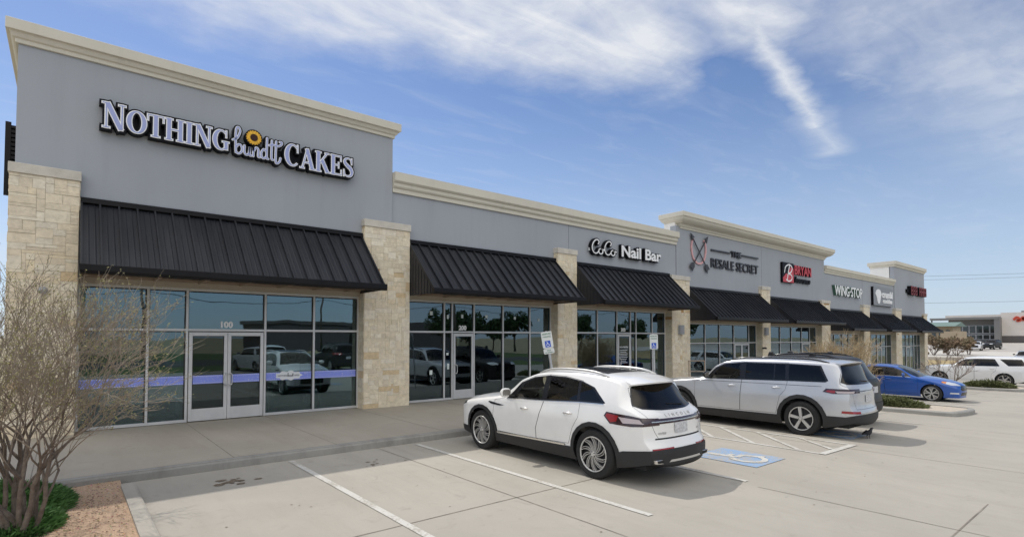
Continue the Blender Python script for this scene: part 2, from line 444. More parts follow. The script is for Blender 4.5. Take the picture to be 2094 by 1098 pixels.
# slab joints
def strip(mb, a, b, w, dz=.004, zf=gz):
    a = Vector(a); b = Vector(b); d = (b - a).normalized(); nn = Vector((-d.y, d.x)) * (w / 2)
    n = max(1, int((b - a).length / 4))
    for i in range(n):
        p = a + (b - a) * (i / n); q = a + (b - a) * ((i + 1) / n)
        mb.add([(p.x - nn.x, p.y - nn.y, zf(p.x) + dz), (q.x - nn.x, q.y - nn.y, zf(q.x) + dz), (q.x + nn.x, q.y + nn.y, zf(q.x) + dz), (p.x + nn.x, p.y + nn.y, zf(p.x) + dz)], [(0, 1, 2, 3)])
mb = MB()
strip(mb, (.82, 5.66), (60, 5.70), .016); strip(mb, (4.73, 9.9), (4.73, -8), .014); strip(mb, (9.3, 5.7), (9.3, 9.9), .012)
strip(mb, (7.75, 3.85), (7.75, -8), .012); strip(mb, (.8, 1.57), (70, 1.57), .016); strip(mb, (17.2, 9.9), (17.2, -8), .012); strip(mb, (22.6, 4), (22.6, -8), .012)
strip(mb, (11.97, 5.6), (11.97, -8), .012); strip(mb, (.8, -2.5), (70, -2.5), .014)
kind(mb.build('pavement_joint', M_JOINT, recalc=False), 'structure')
mb = MB(); zf = lambda x: WZ
for x in (2.22, 3.98, 6.34, 9.2, 12.0, 14.6, 17.2, 20): strip(mb, (x, 14.8), (x, 10.06), .013, .003, zf)
strip(mb, (-10, 10.06), (22, 10.06), .014, .003, zf); strip(mb, (-.35, 14), (-.35, 10.06), .012, .003, zf)
kind(mb.build('sidewalk_joint', M_JOINT, recalc=False), 'structure')
# painted lines
for a, b in (((3.07, 9.80), (3.07, 4.2)), ((5.51, 9.71), (5.51, 4.06)), ((7.91, 9.71), (7.91, 4.10)), ((14.82, 9.6), (14.82, 4.28)), ((17.42, 9.6), (17.42, 4.23)), ((19.7, 9.6), (19.7, 7.4)), ((25.0, 9.6), (25.0, 4.4)), ((27.6, 9.6), (27.6, 4.4)), ((30.2, 9.6), (30.2, 4.4)), ((32.8, 9.6), (32.8, 4.4)), ((38.4, 9.6), (38.4, 4.4)), ((41, 9.6), (41, 4.4))):
    mb = MB(); strip(mb, a, b, .095, .008); kind(mb.build('parking_line', M_PAINT, recalc=False), 'structure')
mb = MB()
strip(mb, (10.92, 9.6), (10.92, 4.15), .085, .008); strip(mb, (12.45, 9.6), (12.45, 4.15), .085, .008)
strip(mb, (10.87, 4.19), (12.50, 4.19), .13, .012)
strip(mb, (11.56, 4.27), (12.42, 5.22), .085, .0105)
for k in range(5):
    y = 4.62 + .91 * k
    strip(mb, (10.95, y), (12.42, min(y + 1.56, 9.6)), .085, .0105)
kind(mb.build('hatched_aisle_marking', M_PAINT, recalc=False), 'structure')
def access_marking(x0, x1, y0, y1):
    mb = MB(); z = gz((x0 + x1) / 2)
    zz = lambda x: gz(x) + .008
    mb.add([(x0, y0, zz(x0)), (x1, y0, zz(x1)), (x1, y1, zz(x1)), (x0, y1, zz(x0))], [(0, 1, 2, 3)])
    kind(mb.build('accessible_bay_panel', M_BLUE, recalc=False), 'structure')
    cx, cy = (x0 + x1) / 2, (y0 + y1) / 2; k = (y1 - y0) / 1.2
    # wheelchair figure, read from the aisle: +y up
    def fn(a, b, d): return (cx + a * k, cy + b * k, zz(cx + a * k) + .004 + d * .001)
    mb = MB()
    for i, (pts, w) in enumerate((
        ([(-.10, .46), (-.10, .34)], .12), ([(-.10, .36), (-.06, .02)], .095), ([(-.08, .16), (.13, .16)], .07),
        ([(-.06, .00), (.17, .00), (.28, -.30), (.36, -.27)], .085))):
        ribbon(mb, pts, w * 1.35, fn, 0, i + 1, round_caps=(i == 0))
    arc = [(-.02 + .27 * math.cos(R(a)), -.20 + .27 * math.sin(R(a))) for a in range(125, 345, 12)]
    ribbon(mb, arc, .10, fn, 0, 6)
    kind(mb.build('wheelchair_symbol_marking', M_PAINT, recalc=False), 'structure')
access_marking(8.86, 9.92, 4.42, 5.63)
access_marking(13.15, 14.2, 4.45, 5.65)
# drips of oil on the slab
M_OIL = mat('oil_stain', (.115, .085, .055), .55, n=(30, .5), col2=(.21, .17, .12))
mb = MB(); rnd = random.Random(8)
for cx, cy, n, sp, r in ((2.02, 8.95, 16, .16, .055), (4.42, 8.7, 10, .26, .03), (3.4, 7.3, 10, 1.3, .010), (5.2, 6.4, 10, 1.2, .009), (6.9, 3.2, 7, 1.3, .010), (1.8, 7.0, 7, .7, .010), (9.6, 3.0, 7, 1.6, .011), (13, 3, 6, 2.2, .012)):
    for i in range(n):
        x = cx + rnd.gauss(0, sp); y = cy + rnd.gauss(0, sp * .45); rr = r * rnd.uniform(.4, 1.6); e = rnd.uniform(.5, 1); a0 = rnd.uniform(0, 3)
        p = [(x + rr * math.cos(t * math.pi / 7) * rnd.uniform(.75, 1.2), y + rr * e * math.sin(t * math.pi / 7) * rnd.uniform(.75, 1.2), gz(x) + .0042 + .0002 * i) for t in range(14)]
        mb.add(p, [tuple(range(14))])
kind(mb.build('oil_stain', M_OIL, recalc=False), 'structure')

# ================================================================ BUILDING
def stucco(name, c):
    m = bpy.data.materials.new(name); m.use_nodes = True; t = NT(m.node_tree); b = t.n['Principled BSDF']
    tc = t.new('ShaderNodeTexCoord').outputs['Object']
    big = t.noise(tc, .28, 5, .6); mp = t.new('ShaderNodeMapping'); t.l.new(tc, mp.inputs[0]); mp.inputs['Scale'].default_value = (3.5, 3.5, .25)
    st = t.noise(mp.outputs[0], 1.0, 6, .65); fine = t.noise(tc, 60, 4, .6)
    cc = t.mix(t.smooth(big, .3, .7), tuple(x * .93 for x in c), c)
    cc = t.mix(t.math('MULTIPLY', t.smooth(st, .45, .8), .26), cc, tuple(x * .72 for x in c))
    cc = t.mix(t.math('MULTIPLY', t.smooth(fine, .45, .7), .06), cc, tuple(x * .6 for x in c))
    t.l.new(cc, b.inputs['Base Color']); b.inputs['Roughness'].default_value = .9; b.inputs['Specular IOR Level'].default_value = .3
    bn = t.new('ShaderNodeBump'); bn.inputs['Strength'].default_value = .35; bn.inputs['Distance'].default_value = .006
    t.l.new(fine, bn.inputs['Height']); t.l.new(bn.outputs[0], b.inputs['Normal'])
    MATS[name] = m; return m
M_WALL = stucco('grey_stucco', (.375, .395, .43))
M_TRIM = stucco('cream_stucco', (.66, .62, .53))
M_HEAD = stucco('tan_stucco', (.50, .44, .36))
M_WHITE = stucco('white_stucco', (.86, .84, .80))
M_STONE = attr_mat('limestone', .9, 11, .22, (26, .8))
M_MORT = mat('mortar', (.66, .59, .48), .95, n=(20, .15))
M_CAP = mat('cast_stone', (.58, .54, .47), .85, n=(4, .12), bump=(40, .3))
M_METAL = mat('black_standing_seam', (.014, .015, .019), .34, metal=0.0, n=(1.4, .5), spec=.30, col2=(.027, .028, .033), stretch=(1, .3, .3))
M_FASC = mat('black_gutter', (.010, .009, .010), .4, n=(2, .3), spec=.2)
M_ALU = mat('silver_aluminium', (.60, .60, .60), .42, metal=.25, n=(3, .06))
M_ALUD = mat('dark_gasket', (.025, .025, .025), .6)
M_GLASS = glass_mat('storefront_glass', (.46, .57, .54), 2.35, .05)
M_DGLASS = glass_mat('door_glass', (.46, .44, .40), 1.8, .03)
M_INT = mat('interior_wall', (.42, .40, .36), .9)
M_INTF = mat('interior_floor', (.22, .18, .14), .5, n=(2, .2))
M_BRK = mat('bracket_metal', (.36, .27, .20), .6)
BLD = empty('strip_mall_building', (30, 15, 0), 'long grey stucco shopping strip with cream cornices, stone pillars and black metal awnings', 'building')
P_ = BLD
def wallbox(x0, x1, z0, z1, y0=14.7, y1=15.0, m=M_WALL, name='wall'):
    return MB().box(x0, y0, z0, x1, y1, z1).build(name, m, P_)
SEC = [('A', -.86, 7.43, 8.14, 14.66), ('B', 7.43, 22.02, 6.52, 14.7), ('C', 22.3, 39.0, 7.40, 14.68), ('D', 39.0, 53.3, 6.48, 14.72), ('E', 53.3, 61.9, 8.1, 14.66)]
hb = {'A': 3.32, 'B': 3.32, 'C': 2.87, 'D': 2.44, 'E': 2.44}
for n, x0, x1, zt, y0 in SEC: wallbox(x0 if n != 'C' else 22.02, x1, hb[n] + .55, zt, y0)
for n, x0, x1, zt, y0 in SEC: wallbox(x0 + .02, x1 - .02, hb[n], hb[n] + .55, 14.74, 15.0, M_HEAD, 'header')
# deeper tower bodies, side and rear walls, roof
wallbox(-.86, -.60, -.2, 8.14, 15.0, 22.0, M_WALL); wallbox(-.86, -.60, -.2, 6.3, 22.0, 32.0, M_WALL)
wallbox(-.60, 7.42, 6.4, 8.14, 21.7, 22.0, M_WALL); wallbox(7.15, 7.42, 6.4, 8.14, 15.0, 21.7, M_WALL)
wallbox(53.3, 53.55, 5.0, 8.1, 14.96, 16.4, M_WHITE); wallbox(61.6, 61.9, -1.2, 8.1, 14.96, 16.4, M_WHITE)
wallbox(61.6, 61.9, -1.2, 6.2, 16.4, 32, M_WALL); wallbox(53.55, 61.6, 6.2, 8.1, 16.15, 16.4, M_WHITE)
wallbox(22.35, 22.6, 5.0, 7.9, 14.96, 15.4, M_WHITE); wallbox(-.6, 61.6, -1.2, 6.3, 31.7, 32, M_WALL)
MB().box(-.6, 15.0, 5.9, 61.6, 31.7, 6.05).build('roof', mat('roof_membrane', (.55, .54, .52), .9), P_)
def cornice(x0, x1, y0, prof, left=True, right=True, depth=.34, name='cornice', m=M_TRIM):
    """prof: (projection, z) bottom to top"""
    mb = MB(); vs = []; y1 = y0 + depth
    for p, z in prof:
        xl = x0 - (p if left else 0); xr = x1 + (p if right else 0)
        vs += [(xl, y1 + (p if left else 0), z), (xl, y0 - p, z), (xr, y0 - p, z), (xr, y1 + (p if right else 0), z)]
    fs = []
    for i in range(len(prof) - 1):
        for j in range(4):
            k = (j + 1) % 4
            fs.append((i * 4 + j, i * 4 + k, (i + 1) * 4 + k, (i + 1) * 4 + j))
    n = len(prof); fs += [(0, 1, 2, 3), ((n - 1) * 4 + 3, (n - 1) * 4 + 2, (n - 1) * 4 + 1, (n - 1) * 4)]
    mb.add(vs, fs); return mb.build(name, m, P_, bevel=.006)
cornice(-.86, 7.43, 14.66, [(.0, 8.08), (.05, 8.08), (.05, 8.16), (.09, 8.18), (.12, 8.24), (.13, 8.27), (.19, 8.28), (.19, 8.50), (.0, 8.50)], depth=7.3)
cornice(7.44, 22.02, 14.7, [(.0, 6.48), (.06, 6.48), (.06, 6.60), (.10, 6.62), (.13, 6.66), (.13, 6.75), (.17, 6.77), (.21, 6.81), (.21, 7.06), (.0, 7.06)], left=False, right=False)
cove = [(.0, 7.30), (.05, 7.30), (.05, 7.38), (.10, 7.40), (.12, 7.47)] + [(.14 + .33 * math.sin(a) ** 1.4, 7.50 + .26 * (1 - math.cos(a))) for a in np.linspace(.1, math.pi / 2, 9)] + [(.52, 7.78), (.52, 7.985), (.0, 7.985)]
cornice(22.35, 39.0, 14.68, cove, depth=.32)
cornice(39.02, 53.28, 14.72, [(.0, 6.46), (.06, 6.46), (.06, 6.57), (.12, 6.60), (.13, 6.70), (.20, 6.74), (.20, 6.96), (.0, 6.96)], left=False, right=False)
cornice(53.3, 61.9, 14.66, [(.0, 8.06), (.06, 8.06), (.08, 8.18), (.18, 8.26), (.18, 8.53), (.0, 8.53)], depth=1.72)
MB().box(22.04, 14.75, 6.9, 22.37, 15.35, 7.94).build('wall', M_WHITE, P_)
# stucco control joints
def vjoint(x, z0, z1, y): MB().box(x - .007, y - .003, z0, x + .007, y + .004, z1).build('control_joint', mat('groove', (.12, .125, .13), .9), P_)
for x, z0, z1, y in ((7.435, 5.5, 6.48, 14.70), (14.9, 5.5, 6.48, 14.7), (22.0, 5.0, 6.48, 14.7), (30.3, 5.0, 7.3, 14.68), (39.0, 4.6, 6.46, 14.72), (46.1, 4.6, 6.46, 14.72)): vjoint(x, z0, z1, y)

STONES = [(.69, .60, .45), (.71, .63, .49), (.67, .58, .44), (.70, .61, .46), (.67, .58, .44), (.66, .57, .44), (.73, .66, .53), (.69, .59, .43), (.69, .62, .50)]
def stone_face(mb, a0, a1, z0, z1, fn, rnd, unit=.085, coursed=.35):
    na = max(2, int(round((a1 - a0) / unit))); nz = int(round((z1 - z0) / unit)); ua = (a1 - a0) / na; uz = (z1 - z0) / nz
    used = np.zeros((nz, na), bool)
    for j in range(nz):
        for i in range(na):
            if used[j, i]: continue
            w = rnd.choice((2, 3, 3, 4, 4, 5, 6, 7)); h = rnd.choice((1, 2, 2, 2, 3, 3, 4))
            if rnd.random() < coursed: h = 1 if rnd.random() < .4 else 2; w = rnd.randint(4, 8)
            ww = 0
            while ww < w and i + ww < na and not used[j, i + ww]: ww += 1
            if i + ww < na and i + ww + 1 >= na and not used[j, i + ww]: ww += 1
            hh = min(h, nz - j)
            used[j:j + hh, i:i + ww] = True
            g = .0022; A0 = a0 + i * ua + g; A1 = a0 + (i + ww) * ua - g; Z0 = z0 + j * uz + g; Z1 = z0 + (j + hh) * uz - g
            if i == 0: A0 = a0
            if i + ww == na: A1 = a1
            c = rnd.choice(STONES); k = rnd.uniform(1.10, 1.19)
            r = rnd.random()
            if r < .007: c = (.42, .25, .11)
            elif r < .03: c = (.60, .47, .30)
            mb.tone = tuple(x * k for x in c); d = rnd.uniform(-.005, .007)
            mb.prism([(A0, Z0), (A1, Z0), (A1, Z1), (A0, Z1)], fn, -.03, d + .012)
    mb.tone = None
def pillar(x0, x1, z0, z1, seed, capz=.20, yf=14.5, unit=.085):
    rnd = random.Random(seed); mb = MB(); zc = z1 - capz
    stone_face(mb, x0, x1, z0, zc, lambda a, b, d: (a, yf - d, b), rnd, unit)
    stone_face(mb, yf + .012, 14.86, z0, zc, lambda a, b, d: (x0 - d, a, b), rnd, unit)
    stone_face(mb, yf + .012, 14.86, z0, zc, lambda a, b, d: (x1 + d, a, b), rnd, unit)
    o = mb.build('stone_pillar', M_STONE, P_, recalc=True)
    MB().box(x0 + .012, yf + .012, z0, x1 - .012, 14.86, zc).build('mortar_core', M_MORT, o)
    MB().box(x0 - .03, yf - .045, zc, x1 + .03, 14.87, z1).build('pillar_cap', M_CAP, o, bevel=.008)
PIL = [(-.92, .16, .14, 5.62), (6.50, 7.93, .14, 5.52), (14.12, 15.13, .14, 5.50), (21.36, 22.8, .0, 5.02), (29.95, 30.9, -.3, 5.02), (38.0, 39.4, -.5, 4.60), (45.6, 46.85, -.6, 4.60), (52.9, 54.4, -.8, 4.57), (60.95, 61.9, -.9, 4.35)]
for i, (a, b, c, d) in enumerate(PIL): pillar(a, b, c, d, 11 + i, unit=.066 if i < 4 else .10)
# side pillar face of the corner
mb = MB(); stone_face(mb, 14.9, 22, .14, 2.6, lambda a, b, d: (-.88 - d, a, b), random.Random(5), .12)
mb.build('side_stone_wainscot', M_STONE, P_)

def awning(x0, x1, zt, zb, yt=14.67, yb=13.16, seam=.335, side=True):
    s = Vector((0, yb - yt, zb - zt)); L = s.length; s.normalize(); n = Vector((0, s.z, -s.y));  n = -n if n.z < 0 else n
    mb = MB()
    def q(x, t, h): p = Vector((x, yt, zt)) + s * t + n * h; return (p.x, p.y, p.z)
    mb.add([q(x0, 0, 0), q(x1, 0, 0), q(x1, L, 0), q(x0, L, 0), q(x0, 0, -.03), q(x1, 0, -.03), q(x1, L, -.03), q(x0, L, -.03)], [(0, 1, 2, 3), (7, 6, 5, 4), (0, 3, 7, 4), (1, 5, 6, 2), (0, 4, 5, 1), (3, 2, 6, 7)])
    k = int(round((x1 - x0) / seam)); dx = (x1 - x0) / k
    for i in range(k + 1):
        c = min(max(x0 + i * dx, x0 + .02), x1 - .02)
        a, b = c - .017, c + .017
        mb.add([q(a, 0, 0), q(b, 0, 0), q(b, L, 0), q(a, L, 0), q(a, 0, .06), q(b, 0, .06), q(b, L, .06), q(a, L, .06)], [(4, 5, 6, 7), (0, 4, 7, 3), (1, 2, 6, 5), (0, 1, 5, 4), (3, 7, 6, 2)])
        if i < k:
            for f in (.33, .66):
                c2 = c + dx * f; a, b = c2 - .02, c2 + .02
                mb.add([q(a, .02, 0), q(b, .02, 0), q(b, L, 0), q(a, L, 0), q(c2, .02, .007), q(c2, L, .007)], [(0, 4, 5, 3), (4, 1, 2, 5), (0, 1, 4), (3, 5, 2)])
    o = mb.build('awning', M_METAL, P_)
    MB().box(x0 - .02, yt - .10, zt - .03, x1 + .02, yt + .01, zt + .09).build('awning_flashing', M_FASC, o, bevel=.01)
    mb = MB()
    mb.prism([(yb - .10, zb + .05), (yb + .02, zb + .05), (yb + .02, zb - .10), (yb - .02, zb - .12), (yb - .08, zb - .12), (yb - .10, zb - .07)], lambda a, b, d: (d, a, b), x0 - .03, x1 + .03)
    mb.build('gutter', M_FASC, o, bevel=.008)
    for x in (x0, x1):
        mb = MB(); e = .012 if x == x0 else -.012
        pts = [(yt + .03, zt - .02), (yb, zb - .02), (yb, zb - .10), (yt + .03, zb - .10)]
        mb.prism(pts, lambda a, b, d: (x + d, a, b), 0, e)
        for i in range(1, 9):
            y = yb + (yt - yb) * i / 9; zc = zb + (zt - zb) * i / 9 - .05
            mb.box(min(x - e, x), y - .012, zb - .10, max(x - e, x), y + .012, zc)
        mb.build('awning_side_panel', M_METAL, o)
    k = max(3, int((x1 - x0) / .85)); mb = MB()
    mb.box(x0, yt - .02, zb - .06, x1, yt + .03, zb - .0)
    for i in range(k):
        x = x0 + (x1 - x0) * (i + .5) / k
        mb.bar((x, yb + .05, zb - .085), (x, 14.74, zb - .06), .03, .03); mb.bar((x, yb + .1, zb - .05), (x, 14.72, zb + .5), .025, .025)
    mb.build('awning_bracket', M_BRK, o)
    return o
for a in ((.18, 6.47, 5.03, 3.50), (7.95, 14.1, 5.02, 3.50), (15.15, 21.33, 4.99, 3.48), (22.82, 29.93, 4.50, 3.05), (30.93, 37.97, 4.42, 3.04), (39.42, 45.58, 4.02, 2.70), (46.87, 52.88, 4.0, 2.68), (54.42, 60.93, 3.98, 2.66)):
    awning(*a)
# awning on the west side wall, seen edge on
mb = MB()
for k in range(16): z = 5.14 + k * .092; mb.box(-.97 - .006 * k, 15.3, z, -.87, 18.0, z + .06)
mb.box(-1.06, 15.28, 5.10, -.97, 15.34, 6.64)
mb.build('louvred_side_shade', M_FASC, P_)

# ---- storefronts
def pane_mb(x0, x1, z0, z1, y=14.9): return MB().box(x0, y - .006, z0, x1, y + .006, z1)
def storefront(mull, z0, zr, zt, doors=(), fw=.052, numbers=()):
    """mull: x of vertical bars; doors: index of the bay spans that hold a door, as (i, n leaves)"""
    mb = MB(); Y0, Y1 = 14.845, 14.955; dset = {d[0] for d in doors}
    for i, x in enumerate(mull):
        w = fw * (1.25 if i in (0, len(mull) - 1) else 1)
        mb.box(x - w / 2, Y0, z0, x + w / 2, Y1, zt)
    for i in range(len(mull) - 1):
        a, b = mull[i] + fw / 2, mull[i + 1] - fw / 2
        mb.box(a, Y0 + .003, zt - .06, b, Y1, zt); mb.box(a, Y0 + .003, zr - .028, b, Y1, zr + .028)
        if i not in dset: mb.box(a, Y0 + .003, z0, b, Y1, z0 + .065)
    fr = mb.build('storefront_frame', M_ALU, P_, bevel=.004)
    for i in range(len(mull) - 1):
        a, b = mull[i] + fw / 2, mull[i + 1] - fw / 2
        pane_mb(a, b, zr + .028, zt - .06).build('upper_pane', M_GLASS, fr)
        g = MB(); e = .012
        for (c0, c1, d0, d1) in ((a, b, zr + .028, zt - .06),) + (() if i in dset else ((a, b, z0 + .065, zr - .028),)):
            g.box(c0, 14.875, d0, c0 + e, 14.893, d1); g.box(c1 - e * 2.2, 14.875, d0, c1, 14.893, d1); g.box(c0 + e, 14.875, d1 - e * 2.2, c1 - e * 2.2, 14.893, d1)
        g.build('gasket', M_ALUD, fr)
        if i not in dset: pane_mb(a, b, z0 + .065, zr - .028).build('lower_pane', M_GLASS, fr)
    for i, nl in doors:
        a, b = mull[i] + fw / 2 + .012, mull[i + 1] - fw / 2 - .012; w = (b - a) / nl
        for k in range(nl):
            d0, d1 = a + k * w + .004, a + (k + 1) * w - .004; dz1 = zr - .05; st = .075
            mb = MB(); y0, y1 = 14.835, 14.885
            mb.box(d0, y0, z0 + .012, d0 + st, y1, dz1); mb.box(d1 - st, y0, z0 + .012, d1, y1, dz1)
            mb.box(d0 + st, y0 + .002, dz1 - .09, d1 - st, y1, dz1); mb.box(d0 + st, y0 + .002, z0 + .012, d1 - st, y1, z0 + .30)
            d = mb.build('door', M_ALU, P_, bevel=.003)
            MB().box(d0 + st, 14.855, z0 + .30, d1 - st, 14.865, dz1 - .09).build('door_glass', M_DGLASS, d)
            g = MB(); e = .013
            for (p, q, r, s) in ((d0 + st, d0 + st + e, z0 + .30, dz1 - .09), (d1 - st - e, d1 - st, z0 + .30, dz1 - .09)): g.box(p, 14.842, r, q, 14.854, s)
            g.box(d0 + st + e, 14.842, dz1 - .09 - e, d1 - st - e, 14.854, dz1 - .09); g.box(d0 + st + e, 14.842, z0 + .30, d1 - st - e, 14.854, z0 + .30 + e)
            g.build('door_gasket', M_ALUD, d)
            hx = d1 - st / 2 if (nl == 2 and k == 0) else d0 + st / 2; s = -1 if (nl == 2 and k == 0) else 1
            if nl == 1: s = 1
            h = MB(); hz = z0 + .98
            h.tube(catmull([(hx, 14.835, hz - .13), (hx, 14.77, hz - .14), (hx + s * .045, 14.755, hz - .12), (hx + s * .055, 14.755, hz), (hx + s * .045, 14.755, hz + .12), (hx, 14.77, hz + .14), (hx, 14.835, hz + .13)], 4), .013, 8)
            h.build('door_handle', mat('brushed_steel', (.62, .62, .62), .3, metal=.9), d, smooth=True)
    return fr
SF1 = storefront([.19, 1.44, 2.22, 3.97, 5.22, 6.48], .15, 2.33, 3.32, [(2, 2)])
SF2 = storefront([7.97, 9.39, 9.69, 10.56, 11.80, 13.05, 14.08], .15, 2.33, 3.32, [(2, 1)])
SF3 = storefront([15.17, 16.7, 17.92, 18.82, 19.2, 20.36, 21.32], .15, 2.34, 3.32, [(2, 1)])
SF4 = storefront([22.84, 24.7, 26.06, 27.5, 29.1, 29.93], -.30, 1.87, 2.87, [(3, 2)])
SF5 = storefront([30.93, 32.87, 34.37, 35.82, 37.0, 37.97], -.32, 1.86, 2.85, [(3, 1)])
SF6 = storefront([39.43, 41, 42.4, 43.6, 44.6, 45.57], -.75, 1.45, 2.44, [(2, 1)])
SF7 = storefront([46.88, 48.2, 49.5, 50.5, 51.7, 52.87], -.75, 1.43, 2.44, [(2, 1)])
SF8 = storefront([54.43, 55.6, 56.8, 57.9, 59.0, 60.0, 60.93], -.75, 1.41, 2.44, [(2, 1)])
# interior shell
mb = MB(); 
for x in (-.55, 7.2, 14.6, 22.1, 30.4, 38.7, 46.2, 53.6, 61.4): mb.box(x - .05, 15.0, -1.0, x + .05, 21.9, 3.9)
mb.box(-.6, 21.9, -1.0, 61.5, 22.0, 3.9)
mb.build('interior_wall', M_INT, P_)
MB().box(-.5, 15.0, 3.62, 61.4, 21.9, 3.7).build('interior_ceiling', mat('ceiling_tile', (.55, .54, .5), .9), P_)
mb = MB(); mb.box(-.5, 14.96, .0, 22.05, 21.9, .15); mb.box(22.15, 14.96, -.5, 38.6, 21.9, -.31); mb.box(38.8, 14.96, -1.1, 61.4, 21.9, -.76)
mb.build('interior_floor', M_INTF, P_)
# ceiling downlights that glow through the first window
for x, y in ((2.6, 16.4), (4.6, 16.4), (3.6, 18.4), (17, 16.5), (20, 16.5)):
    tag(MB().lathe([(.0, 0), (.06, 0), (.075, -.004), (.075, .03)], (x, y, 3.60), (0, 0, -1), 14).build('ceiling_downlight', mat('lit_lamp', (1, .9, .7), .5, emit=((1, .86, .6), 9)), loc=(x, y, 3.6)),
        {2.6: 'small lit round ceiling downlight above the glass double doors, left one', 4.6: 'small lit round ceiling downlight behind the pane right of the double doors'}.get(x, 'small lit round ceiling downlight deep inside the shops'), 'ceiling light', 'lit downlights inside the shops')
# window band with dotted edges and cloud badge (unit 100)
M_LAV = mat('lavender_vinyl', lin((136, 150, 232)), .6, n=(40, .05))
M_WHT = mat('white_vinyl', (.78, .80, .82), .55)
def band(x0, x1, dy, z0=1.04, z1=1.24):
    o = MB().box(x0, dy - .003, z0, x1, dy, z1).build('window_band', M_LAV, SF1)
    mb = MB(); x = x0 + .03; rn = random.Random(int(x0 * 100))
    while x < x1 - .03:
        for z in (z0 + .018, z1 - .018): mb.box(x, dy - .0055, z - .006, x + .022, dy - .0035, z + .006)
        x += .045
    for i in range(int((x1 - x0) * 26)):
        x = rn.uniform(x0 + .04, x1 - .04); z = rn.uniform(z0 + .04, z1 - .04); mb.box(x - .005, dy - .0055, z - .005, x + .005, dy - .0035, z + .005)
    mb.build('band_dots', M_WHT, o)
band(.23, 1.41, 14.89); band(1.47, 2.19, 14.89); band(2.34, 3.0, 14.852); band(3.19, 3.86, 14.852); band(4.0, 5.19, 14.89); band(5.25, 6.44, 14.89)
F = lambda y: (lambda a, b, d: (a, y - d, b))
mb = MB(); cx, cz = 4.58, 1.15
mb.prism([(cx + .33 * math.cos(t) * (1 + .06 * math.cos(9 * t)), cz + .115 * math.sin(t) * (1 + .16 * math.cos(9 * t))) for t in np.linspace(0, 2 * math.pi, 60)[:-1]], F(14.884), 0, .002)
cl = mb.build('cloud_badge', mat('cloud_white', (.74, .76, .78), .6), SF1)
mb = text_mb('NOTHING', .058, lambda a, b, d: (cx - .28 + a, 14.880 - d, cz - .02 + b), .001, .001)
text_mb('CAKES', .058, lambda a, b, d: (cx + .10 + a, 14.880 - d, cz - .02 + b), .001, .001, mb)
scr = [(-.045, -.03), (-.03, .05), (-.045, .075), (-.05, .0), (-.03, -.03), (-.01, -.01), (-.03, .01), (.0, .01), (.0, -.025), (.02, -.02), (.025, .01), (.03, -.03), (.04, .01), (.05, -.03), (.07, -.01), (.055, .01), (.07, .0), (.075, .06), (.075, -.03), (.095, .06)]
ribbon(mb, catmull([(cx + .02 + a, cz + b * .9) for a, b in scr], 4), .009, F(14.880), 0, .001)
mb.build('badge_lettering', mat('ink_grey', (.10, .10, .13), .7), cl)
def number(txt, x, z, par, size=.20, y=14.89):
    text_mb(txt, size, lambda a, b, d: (x + a, y - d, z + b), .003, .010, align='CENTER').build('unit_number', mat('number_white', (.80, .80, .78), .6), par)
number('100', 3.08, 2.40, SF1); number('200', 10.12, 2.40, SF2); number('300', 18.37, 2.41, SF3)
# small notices on the glass
M_PAPER = mat('paper', (.66, .72, .70), .8)
mb = MB()
for x, z, w, h in ((8.92, 2.92, .10, .12), (9.54, 2.82, .07, .13), (10.1, 2.85, .08, .12), (11.1, 2.86, .10, .10), (12.36, 2.84, .09, .10), (13.5, 2.80, .08, .1), (8.92, 1.05, .10, .14), (9.56, 1.22, .07, .18), (9.53, 1.62, .08, .08)):
    mb.box(x - w / 2, 14.886, z - h / 2, x + w / 2, 14.889, z + h / 2)
mb.build('posted_notice', M_PAPER, SF2)
mb = MB(); mb.box(1.80, 14.93, 1.50, 2.12, 14.934, 1.78); o = mb.build('posted_notice', M_PAPER, SF1)
mb = MB()
for k in range(4): mb.box(1.84 + .02 * k, 14.927, 1.70 - k * .05, 2.06 - .015 * k, 14.929, 1.715 - k * .05)
mb.build('notice_lines', mat('ink_grey', (.1, .1, .13), .7), o)
mb = MB(); mb.box(4.06, 14.93, 1.55, 4.28, 14.934, 1.80); mb.build('posted_notice', M_PAPER, SF1)
mb = text_mb('CoCo Nail Bar', .10, lambda a, b, d: (18.02 + a, 14.85 - d, 1.72 + b), .002, .002, width=.64)
for k, w in enumerate((.5, .42, .56, .50, .56, .46, .38, .5)):
    for j in range(int(w / .05)): mb.box(18.34 - w / 2 + j * .05, 14.848, 1.60 - k * .075, 18.34 - w / 2 + j * .05 + .036, 14.85, 1.625 - k * .075)
mb.build('door_lettering', M_WHT, P_)
mb = MB()
for x in (27.75, 28.0, 28.5, 28.8): mb.box(x, 14.846, .55, x + .17, 14.85, .95)
mb.build('posted_notice', M_PAPER, P_)
# red heart shaped lollipop decal seen in the second shop
mb = MB(); hx, hz = 8.62, 2.78
hp = [(hx + .012 * (16 * math.sin(t) ** 3), hz + .012 * (13 * math.cos(t) - 5 * math.cos(2 * t) - 2 * math.cos(3 * t) - math.cos(4 * t))) for t in np.linspace(0, 2 * math.pi, 28)[:-1]]
mb.prism(hp, F(14.96), 0, .05); ho = mb.build('heart_decoration', mat('dull_red', (.30, .03, .03), .5), SF2)
MB().box(hx - .012, 14.93, 2.36, hx + .012, 14.95, 2.62).build('heart_stick', M_ALUD, ho)
